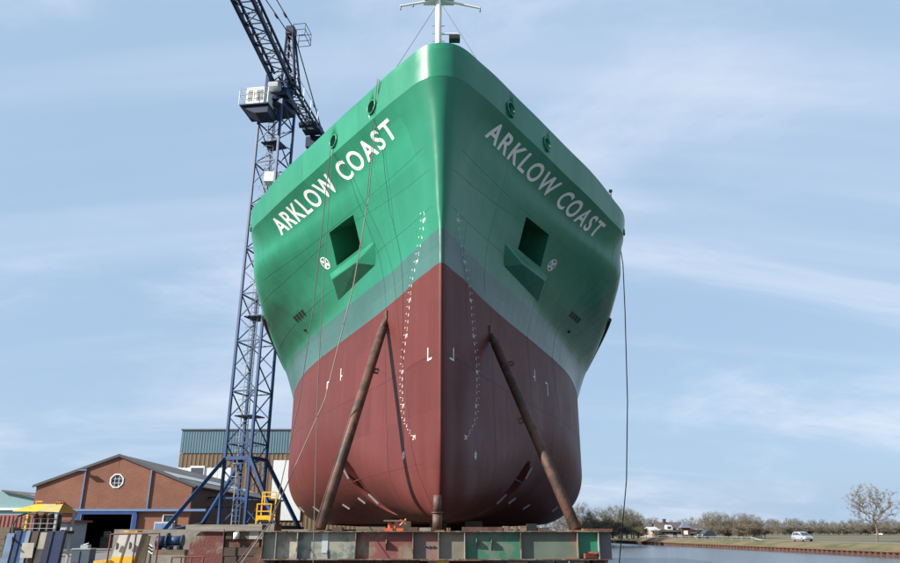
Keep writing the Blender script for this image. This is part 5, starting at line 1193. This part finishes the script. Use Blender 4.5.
def car(loc, rz, label, paint, scale=1.0):
    root = thing('parked_car' if 'dark' in label else 'silver_car', (0,0,0), label, 'car')
    # profile along x (front +x), z up
    prof = [(-2.02,.32),(-2.06,.62),(-2.0,.95),(-1.93,1.02)]
    lower = [(-2.02,.30),(-2.08,.55),(-2.05,.92),(-1.2,.98),(.2,.98),(1.05,.98),(1.75,.80),(2.05,.62),(2.10,.42),(2.02,.28)]
    def loft(P, hw_, top, name, m_, sub=2):
        b = MB(); b.smooth = True; n_ = len(P); V = []
        for sy, sc_ in ((-1, 1.0), (-1, .97), (1, .97), (1, 1.0)): pass
        rows = [(-hw_, .0), (-hw_*.93, 1), (hw_*.93, 1), (hw_, .0)]
        b.prism([(p[0], -hw_, p[1]) for p in P], (0, 2*hw_, 0)); o = b.obj(name, m_, root)
        md = o.modifiers.new('round', 'BEVEL'); md.width = .09; md.segments = 3; md.limit_method = 'ANGLE'; return o
    loft(lower, .86, 0, 'body', paint)
    roofp = [(-1.98,.94),(-1.72,1.42),(-1.3,1.57),(.1,1.60),(.45,1.50),(1.25,.94)]
    b = MB(); n_ = len(roofp)
    inn = [(x_, .70 if z_ > 1.2 else .82, z_) for x_, z_ in roofp]
    V = [(x_, -y_, z_) for x_, y_, z_ in inn]+[(x_, y_, z_) for x_, y_, z_ in inn]
    b.add(V, [list(range(n_)), [n_+i for i in range(n_)][::-1]]+[(i, (i+1) % n_, n_+(i+1) % n_, n_+i) for i in range(n_)])
    o = b.obj('cabin', paint, root); md = o.modifiers.new('round', 'BEVEL'); md.width = .05; md.segments = 2; md.limit_method = 'ANGLE'
    def pane(P, name='window'):
        b = MB(); P = [Vector(p) for p in P]; nr = (P[1]-P[0]).cross(P[2]-P[0]).normalized()
        c0 = sum(P, Vector())/len(P)
        if nr.dot(c0-Vector((0,0,1.0))) < 0: nr = -nr
        b.prism([p+nr*.002 for p in P], nr*.012); b.obj(name, M_GLASS, root)
    lp = lambda a, c_, u: (a[0]+(c_[0]-a[0])*u, a[1]+(c_[1]-a[1])*u, a[2]+(c_[2]-a[2])*u)
    f0, f1 = (.5, 0, 1.47), (1.2, 0, .98)
    pane([(.52,-.60,1.455),(.52,.60,1.455),(1.18,.72,.995),(1.18,-.72,.995)], 'windscreen')
    for sy in (-1, 1):
        yy = lambda z_: sy*(.82-.12*max(0, min(1, (z_-.94)/.3)))
        for xs in ((-1.62,-.85),(-.78,.05)):
            pane([(xs[0]-.05,yy(1.02)+sy*.004,1.02),(xs[1]+.03,yy(1.02)+sy*.004,1.02),(xs[1],yy(1.45)+sy*.004,1.44),(xs[0]+.12,yy(1.45)+sy*.004,1.44)])
        pane([(.12,yy(1.02)+sy*.004,1.02),(.95,yy(1.02)+sy*.004,1.02),(.42,yy(1.44)+sy*.004,1.43),(.12,yy(1.45)+sy*.004,1.44)])
        for wx in (-1.3, 1.28):
            b = MB(); b.smooth = True; b.tube((wx, sy*.72, .31), (wx, sy*.885, .31), .31, 20); w_ = b.obj('wheel', M_BLACK, root)
            b = MB(); b.tube((wx, sy*.88, .31), (wx, sy*.895, .31), .19, 14); b.obj('rim', M_GALV, w_)
        b = MB(); b.prism([(1.80,sy*.50,.62),(1.72,sy*.80,.66),(1.72,sy*.80,.80),(1.74,sy*.52,.80)], (.22,0,-.04)); b.obj('headlight', M_SKYL, root)
        b = MB(); b.box((.85, sy*.95, 1.02), (.12, .18, .13)); b.obj('mirror', paint, root)
    b = MB(); b.box((2.02, 0, .66), (.10, .9, .10)); b.obj('grille', M_BLACK, root)
    b = MB(); b.box((2.07, 0, .38), (.08, 1.3, .12)); b.obj('air_intake', M_BLACK, root)
    root.location = loc; root.rotation_euler = (0, 0, rz); root.scale = (scale,)*3
    return root
M_SILVER = mat('silver_car_paint', (.42,.44,.47), .3, .3, var=.03, coat=.6)
M_NAVY = mat('dark_car_paint', (.03,.035,.05), .3, .2, var=.03, coat=.6)
car((59.0, 128, ZL_+.012), math.atan2(-1, .102), 'silver compact car driving along the far bank road', M_SILVER, .95)
hp_ = at(706, 533, 175); car((hp_.x, 175, ZL_+.01), R(-150), 'dark car parked behind the guardrail right of the houses', M_NAVY, 1.05)

M_TILE = mat('dark_roof_tiles', (.075,.06,.058), .8, var=.2, scale=.5); M_PINK = mat('pale_rose_wall', (.33,.25,.225), .8, var=.1)
def house(px0, px1, ytop, yeave, Y, name, label, mwall, mroof, extras):
    a, c_ = at(px0, yeave, Y), at(px1, yeave, Y); zr = at(px0, ytop, Y).z; w = c_.x-a.x; dpt = max(7, w*.55); gz = ZL_
    t = thing('house', ((a.x+c_.x)/2, Y+dpt/2, gz), label, 'house', 'houses beyond the far bank')
    k_ = MB(); k_.cube((a.x, Y, gz), (c_.x, Y+.3, a.z)); k_.cube((a.x, Y+dpt-.3, gz), (c_.x, Y+dpt, a.z))
    for x_ in (a.x, c_.x-.3): k_.prism([(x_,Y+.301,gz),(x_,Y+dpt-.301,gz),(x_,Y+dpt-.301,a.z),(x_,Y+dpt/2,zr-.3),(x_,Y+.301,a.z)], (.3,0,0))
    k_.obj('wall', mwall, t)
    for y0, y1 in ((Y-.4, Y+dpt/2), (Y+dpt+.4, Y+dpt/2)):
        k_ = MB(); k_.prism([(a.x-.4,y0,a.z-.1),(c_.x+.4,y0,a.z-.1),(c_.x+.4,y1,zr),(a.x-.4,y1,zr)], (0,0,.22)); rf = k_.obj('roof', mroof, t)
        if y0 < Y and 'chimney' in extras:
            x_ = a.x+w*extras['chimney']; k_ = MB(); k_.cube((x_-.35, Y+dpt*.42, zr-.8), (x_+.35, Y+dpt*.42+.8, zr+.9)); k_.cube((x_-.42, Y+dpt*.42-.1, zr+.903), (x_+.42, Y+dpt*.42+.9, zr+1.05)); k_.obj('chimney', M_BROWN, rf)
        if y0 < Y and 'dormer' in extras:
            x_ = a.x+w*extras['dormer']; zz = a.z+(zr-a.z)*.2; k_ = MB(); yd = Y-.1
            k_.prism([(x_-.9,yd,zz),(x_+.9,yd,zz),(x_+.9,yd,zz+.6),(x_+.5,yd,zz+1.2),(x_-.5,yd,zz+1.2),(x_-.9,yd,zz+.6)], (0,2.6,0)); dm = k_.obj('dormer', M_WHITE, t)
            k_ = MB(); k_.box((x_, yd-.03, zz+.55), (1.0, .04, .6)); k_.obj('pane', M_GLASS, dm)
    for i in range(extras.get('win', 0)):
        x_ = a.x+w*(i+.5)/extras['win']; k_ = MB(); k_.box((x_, Y-.03, gz+1.45), (1.5, .08, 1.3)); wf = k_.obj('window', M_WHITE, t)
        k_ = MB(); k_.box((x_, Y-.08, gz+1.45), (1.3, .02, 1.1)); k_.obj('pane', M_GLASS, wf)
    if 'door' in extras:
        x_ = a.x+w*extras['door']; k_ = MB(); k_.box((x_, Y-.03, gz+1.05), (1.0, .08, 2.1)); k_.obj('door', M_DARKBLUE, t)
    return t
house(658.5, 684, 522.6, 531.2, 205, 'h', 'long low house with dark tiled roof, pale rose wall and a white dormer', M_PINK, M_TILE, dict(chimney=.40, dormer=.43, win=6, door=.63))
house(651.5, 658, 527.4, 530, 200, 'h', 'small white flat-fronted house left of the long low house', M_PINK, M_SKYL, dict(win=1))
house(690, 703, 524.5, 533, 212, 'h', 'dark-roofed house with a low white wall right of the long house', M_HWHITE, M_TILE, dict(win=3, door=.1))
house(645.5, 650.5, 526.8, 531.5, 215, 'h', 'small pale cottage behind bushes, leftmost of the houses', M_PINK, M_TILE, dict(win=1))
tw = at(686.5, 527, 203); t = thing('turret_house', (tw.x, 205, ZL_), 'narrow dark turret with a slate pyramid roof between the two dark-roofed houses', 'house')
k_ = MB(); k_.cube((tw.x-1, 204, ZL_), (tw.x+1.2, 206, at(686,527.5,203).z)); k_.obj('wall', M_BROWN, t)
zt_ = at(686, 527.5, 203).z; k_ = MB(); ap_ = Vector((tw.x+.1, 205, zt_+1.8)); q_ = [(tw.x-1.3,203.7,zt_),(tw.x+1.5,203.7,zt_),(tw.x+1.5,206.3,zt_),(tw.x-1.3,206.3,zt_)]
k_.add(q_+[tuple(ap_)], [(0,1,4),(1,2,4),(2,3,4),(3,0,4),(0,3,2,1)]); k_.obj('roof', mat('blue_slate', (.12,.14,.19), .5), t)
k_ = MB(); k_.box((tw.x, 203.95, zt_-1.2), (1.1, .08, 1.0)); wf = k_.obj('window', M_WHITE, t)
# farm shed far right
house(883, 893, 529, 533.2, 330, 'h', 'low white-walled farm shed far off behind the lone tree', M_HWHITE, M_TILE, dict(win=2))

# trees: trunk and limbs as one tapered mesh, crown of fine twigs (early spring, hardly a leaf)
M_BARK = mat('bark', (.13,.105,.085), .9, var=.25, scale=4)
def twigmat(name, c_): return mat(name, c_, .9, var=.35, scale=.5)
TW = [twigmat('twigs_olive', (.125,.115,.066)), twigmat('twigs_grey', (.14,.127,.10)), twigmat('twigs_brown', (.135,.108,.075)), twigmat('twigs_dark', (.085,.08,.055))]
def grow(seed, H, spread, levels, twigs, tw_len, tw_w, trunk_r, bare=.25, straight=.14, lift=.25, along=(.35,.8)):
    rnd = random.Random(seed); B1 = MB(); B2 = MB(); tips = []
    def limb(p, d, ln, r, lv):
        n_ = 3; pts = [p]; dd = d.copy()
        for i in range(n_):
            dd = (dd+Vector((rnd.gauss(0, straight if lv == 0 else .14), rnd.gauss(0, straight if lv == 0 else .14), rnd.gauss(.05,.08)))).normalized(); q_ = pts[-1]+dd*ln/n_; pts.append(q_)
        for i in range(n_):
            r0 = r*(1-.5*i/n_); r1 = r*(1-.5*(i+1)/n_); B1.tube(pts[i], pts[i+1], r0, 5 if lv < 2 else 3, r1, cap=False)
            if lv >= 1: tips.append((pts[i+1], dd, lv))
        if lv >= levels: return
        k = rnd.randint(4, 6)
        for j_ in range(k):
            u = rnd.uniform(bare if lv == 0 else .3, 1.0); i = min(int(u*n_), n_-1); q_ = pts[i].lerp(pts[i+1], u*n_-i)
            a = rnd.uniform(0, 6.283); side = Vector((math.cos(a), math.sin(a), 0)); nd = (dd*rnd.uniform(*along)+side*spread*rnd.uniform(.5,1.1)+Vector((0,0,lift))).normalized()
            limb(q_, nd, ln*rnd.uniform(.5,.72), r*rnd.uniform(.4,.55), lv+1)
        limb(pts[-1], dd, ln*.55, r*.5, lv+1)
    limb(Vector((0,0,0)), Vector((0,0,1)), H*.45, trunk_r, 0)
    for i in range(twigs):
        p, d, lv = rnd.choice(tips); q_ = p+Vector((rnd.gauss(0,.35), rnd.gauss(0,.35), rnd.gauss(0,.3)))*tw_len
        e = (d*.5+Vector((rnd.gauss(0,.8), rnd.gauss(0,.8), rnd.gauss(.35,.6)))).normalized(); ln = tw_len*rnd.uniform(.5,1.2)
        a = e.cross(Vector((rnd.gauss(0,1), rnd.gauss(0,1), rnd.gauss(0,1)))).normalized()*tw_w*rnd.uniform(.6,1.3)
        q2 = q_+e*ln*.5+Vector((rnd.gauss(0,.1),rnd.gauss(0,.1),rnd.gauss(0,.1)))*ln
        B2.add([q_-a*.5, q_+a*.5, q2+a*.4, q_+e*ln, q2-a*.4], [(0,1,2,4),(4,2,3)])
    return B1.mesh('trunk_mesh'), B2.mesh('crown_mesh')
def colony(seed, H, cz, rx, rz, npts, twigs, tw_len, tw_w, r0, trunk_top, skew=0.0):
    """limbs that reach for points strewn through the crown; radius follows the number of twigs a limb feeds"""
    rnd = random.Random(seed); P = [Vector((0,0,0))]; par = [-1]; nT = 9
    for i in range(1, nT+1):
        P.append(Vector((rnd.gauss(0,.012)*H, rnd.gauss(0,.012)*H, trunk_top*i/nT))); par.append(i-1)
    pts = []
    while len(pts) < npts:
        v = Vector((rnd.uniform(-1,1), rnd.uniform(-1,1), rnd.uniform(-1,1))); l = v.length
        if l > 1 or l < .25: continue
        k = 1+.22*math.sin(3*math.atan2(v.y, v.x)+seed)+.15*rnd.uniform(-1,1)
        pts.append(Vector((v.x*rx*k, v.y*rx*k, cz+v.z*rz*(1+.12*rnd.uniform(-1,1))+skew*v.x)))
    pts.sort(key=lambda p: (p-Vector((0,0,cz-.5*rz))).length); ends = []
    for p in pts:
        if p.z < .02*H: continue
        best = min(range(1, len(P)), key=lambda a: (P[a]-p).length+max(0, P[a].z-p.z+.04*H)*1.2)
        a = P[best]; d = p-a; prev = best; mid = a+d*.5+Vector((rnd.gauss(0,.1), rnd.gauss(0,.1), rnd.gauss(-.02,.08)))*d.length
        for q_ in (a.lerp(mid, .6), mid, p):
            P.append(q_); par.append(prev); prev = len(P)-1
        ends.append((prev, d.normalized()))
    n_ = [0]*len(P)
    for e, d in ends:
        a = e
        while a >= 0: n_[a] += 1; a = par[a]
    tot = max(n_[1], 1); B1 = MB(); B2 = MB()
    for i in range(1, len(P)):
        ra = r0*max((max(n_[par[i]], n_[i])/tot)**.5, .07); rb = r0*max((n_[i]/tot)**.5, .05)
        if par[i] == 0: ra *= 1.25
        B1.tube(P[par[i]], P[i], min(ra, rb*1.4), 5 if n_[i] > 4 else 3, rb, cap=False)
    for i in range(twigs):
        e, d = rnd.choice(ends); u = rnd.random(); q_ = P[e].lerp(P[par[e]], u*.9)+Vector((rnd.gauss(0,.25), rnd.gauss(0,.25), rnd.gauss(0,.25)))*tw_len
        e_ = (d*.6+Vector((rnd.gauss(0,.8), rnd.gauss(0,.8), rnd.gauss(.35,.6)))).normalized(); ln = tw_len*rnd.uniform(.45,1.2)
        a = e_.cross(Vector((rnd.gauss(0,1), rnd.gauss(0,1), rnd.gauss(0,1)))).normalized()*tw_w*rnd.uniform(.6,1.3)
        q2 = q_+e_*ln*.5+Vector((rnd.gauss(0,.1),rnd.gauss(0,.1),rnd.gauss(0,.1)))*ln
        B2.add([q_-a*.5, q_+a*.5, q2+a*.4, q_+e_*ln, q2-a*.4], [(0,1,2,4),(4,2,3)])
    return B1.mesh('trunk_mesh'), B2.mesh('crown_mesh')
VAR = []
for i in range(6):
    VAR.append(colony(20+i, 10, [5.2,5.6,5.0,5.4,5.0,5.6][i], [2.9,3.3,2.4,3.6,3.0,2.0][i], [4.4,4.1,4.7,4.2,4.6,4.3][i], 150, 2600, 1.0, .034, .19, 8.2))
BUSH = [grow(60+i, 4.2, 1.1, 3, 1500, .6, .045, .08, .02) for i in range(2)]
def treeobj(px, Y, H, var, tw_, label, name='bare_tree', group='bare trees beyond the far bank', sx=1.0, bush=False, gz=None, k0=None):
    x_ = at(px, 530, Y).x; gz = ZL_ if gz is None else gz
    key = (var, tw_, bush); t = thing(name, (x_, Y, gz-.1), label, 'bush' if bush else 'tree', group)
    b, c_ = (BUSH if bush else VAR)[var]
    k = H/((4.2 if bush else 10)*1.02); rz = random.uniform(0, 6.28)
    M_ = Matrix.Translation((x_, Y, gz-.1)) @ Matrix.Rotation(rz, 4, 'Z') @ Matrix.Diagonal((k*sx, k*sx, k, 1))
    if key not in TREEM:
        bb_, cc_ = b.copy(), c_.copy(); bb_.materials.clear(); bb_.materials.append(M_BARK); cc_.materials.clear(); cc_.materials.append(TW[tw_]); TREEM[key] = (bb_, cc_)
    link('trunk', TREEM[key][0], None, t, M_); link('crown', TREEM[key][1], None, t, M_)
TREEM = {}
# measure the true heights of the variants so that H is honoured
for L_, h0 in ((VAR, 10), (BUSH, 4.2)):
    for b, c_ in L_:
        z_ = max(v.co.z for v in c_.vertices); f_ = h0/z_
        for me_ in (b, c_):
            for v in me_.vertices: v.co *= f_
def H_at(ytop, Y): return at(450, ytop, Y).z-ZL_
random.seed(3)
belt = [(560,500,230,0,1),(571,503,210,1,1),(583,499,220,2,1),(590,505,190,5,1),(597,503,200,3,1),(605,505,195,0,0),(612,503,185,4,0),(619,501,180,1,0),(626,502.5,178,0,0),(633,505,182,3,0),(638,509,188,2,0),
        (643,516,230,1,1),(651,517,235,4,3),(658,518,240,0,1),(664,517,245,5,2),(672,518,240,2,2),(680,517,238,3,2),(688,516,235,1,0),(694,514,230,4,0),(700,516,232,0,2),(706,512,205,2,0),(711,509,195,1,1),(716,507,190,0,0),(722,508,188,3,1),(728,511,196,4,2),(734,512,205,5,2),
        (742,510,185,1,2),(748,509,180,0,2),(754,511,182,4,2),(760,513,186,3,2)]
LAB = {0:'olive-tinged', 1:'pale grey', 2:'brownish', 3:'dark'}
ORD = ['first', 'second', 'third', 'fourth', 'fifth', 'sixth', 'seventh', 'eighth', 'ninth', 'tenth', 'eleventh', 'twelfth']+[f'{n_}th' for n_ in range(13, 40)]
cnt_ = {}
for i, (px, yt, Y, v, tw_) in enumerate(belt):
    where = 'between the hull and the hanging rope' if px < 625.5 else ('between the hanging rope and the houses' if px < 645 else ('behind the houses' if px < 703 else ('right of the houses' if px < 738 else 'in the rounded clump before the car')))
    cnt_[where] = cnt_.get(where, 0)+1
    treeobj(px, Y, H_at(yt, Y), v, tw_, f'bare {LAB[tw_]} tree, {ORD[cnt_[where]-1]} from the left {where}', sx=1.15)
cnt_ = {}
def blab(px):
    w_ = 'in the tree belt beside the hanging rope' if px < 642 else ('by the houses' if px < 715 else 'in the row right of the houses')
    cnt_[w_] = cnt_.get(w_, 0)+1; return f'{ORD[cnt_[w_]-1]} from the left {w_}'
for px, yt, Y, v, tw_ in ((578,522,200,0,1),(588,523,188,1,0),(600,521,180,0,0),(609,522,176,1,1),(618,521,172,0,0),(628,522,170,1,1),(637,523,175,0,0),(646,526,190,1,3),(656,528,196,0,0),(700,527,200,1,3),(709,524,186,0,2),(718,523,180,1,1),(727,523,182,0,2),(736,523,178,1,2),(743,521,170,0,2),(750,520,168,1,2),(757,521,168,0,2),(764,524,170,1,2),(574,515,215,1,1),(584,513,212,0,0),(594,514,206,1,1),(603,515,200,0,0),(613,514,192,1,0),(622,513,186,0,0),(631,515,188,1,0),(711,519,200,0,1),(716,516,196,1,0),(724,516,194,0,1),(731,517,198,1,2),(738,517,196,0,2),(746,515,190,1,2),(752,516,188,0,2),(759,517,190,1,2)):
    treeobj(px, Y, H_at(yt, Y), v, tw_, f'low {LAB[tw_]} bush, {blab(px)}', 'bush', 'bushes beyond the far bank', sx=1.5, bush=True)
# far wood: each tree its own, then the undergrowth
k = 0
for row_ in range(2):
    px = 768+row_*3
    while px < 930:
        Y = 300+row_*50+random.uniform(-15, 15); yt = 518+random.uniform(-2.5, 2.5)+(1.5 if 805 < px < 850 else 0)
        treeobj(px, Y, H_at(yt, Y), k % 6, [1,2,1,2,0,3][(k*5) % 6], 'bare tree in the distant wood along the right horizon', group='trees of the distant wood on the right', sx=.8); px += random.uniform(3.2, 5); k += 1
for px in range(768, 930, 4):
    Y = 292+random.uniform(-8, 8); treeobj(px+random.uniform(-2,2), Y, H_at(525+random.uniform(-1.5,1.5), Y), k % 2, [2,1,3][k % 3], 'low bush at the edge of the distant wood on the right', 'bush', 'bushes at the edge of the distant wood', sx=2.0, bush=True); k += 1
for px in range(480, 660, 7):
    Y = 330+random.uniform(-10, 20); treeobj(px, Y, H_at(517+random.uniform(-3,3), Y), k % 6, [1,2][k % 2], 'bare tree in the far row behind the ship bow', group='trees in the far row behind the ship', sx=1.2); k += 1
dk = at(872, 530, 280); treeobj(872, 280, H_at(521, 280), 1, 3, 'dark evergreen-looking bush beyond the lone tree', 'bush', None, sx=1.3, bush=True)
# the lone tree on the right
random.seed(11)
b, c_ = colony(5, 9.2, 5.95, 3.9, 3.1, 420, 7500, .34, .03, .17, 7.4, .35)
b.materials.append(M_BARK); c_.materials.append(mat('budding_twigs', (.15,.115,.085), .9, var=.3, scale=.8))
lt = thing('lone_tree', (69.8, 125, ZL_-.05), 'lone round-crowned bare tree on the far bank at the right', 'tree')
M_ = Matrix.Translation((69.8, 125, ZL_-.05)) @ Matrix.Rotation(1.0, 4, 'Z')
link('trunk', b, None, lt, M_); link('crown', c_, None, lt, M_)
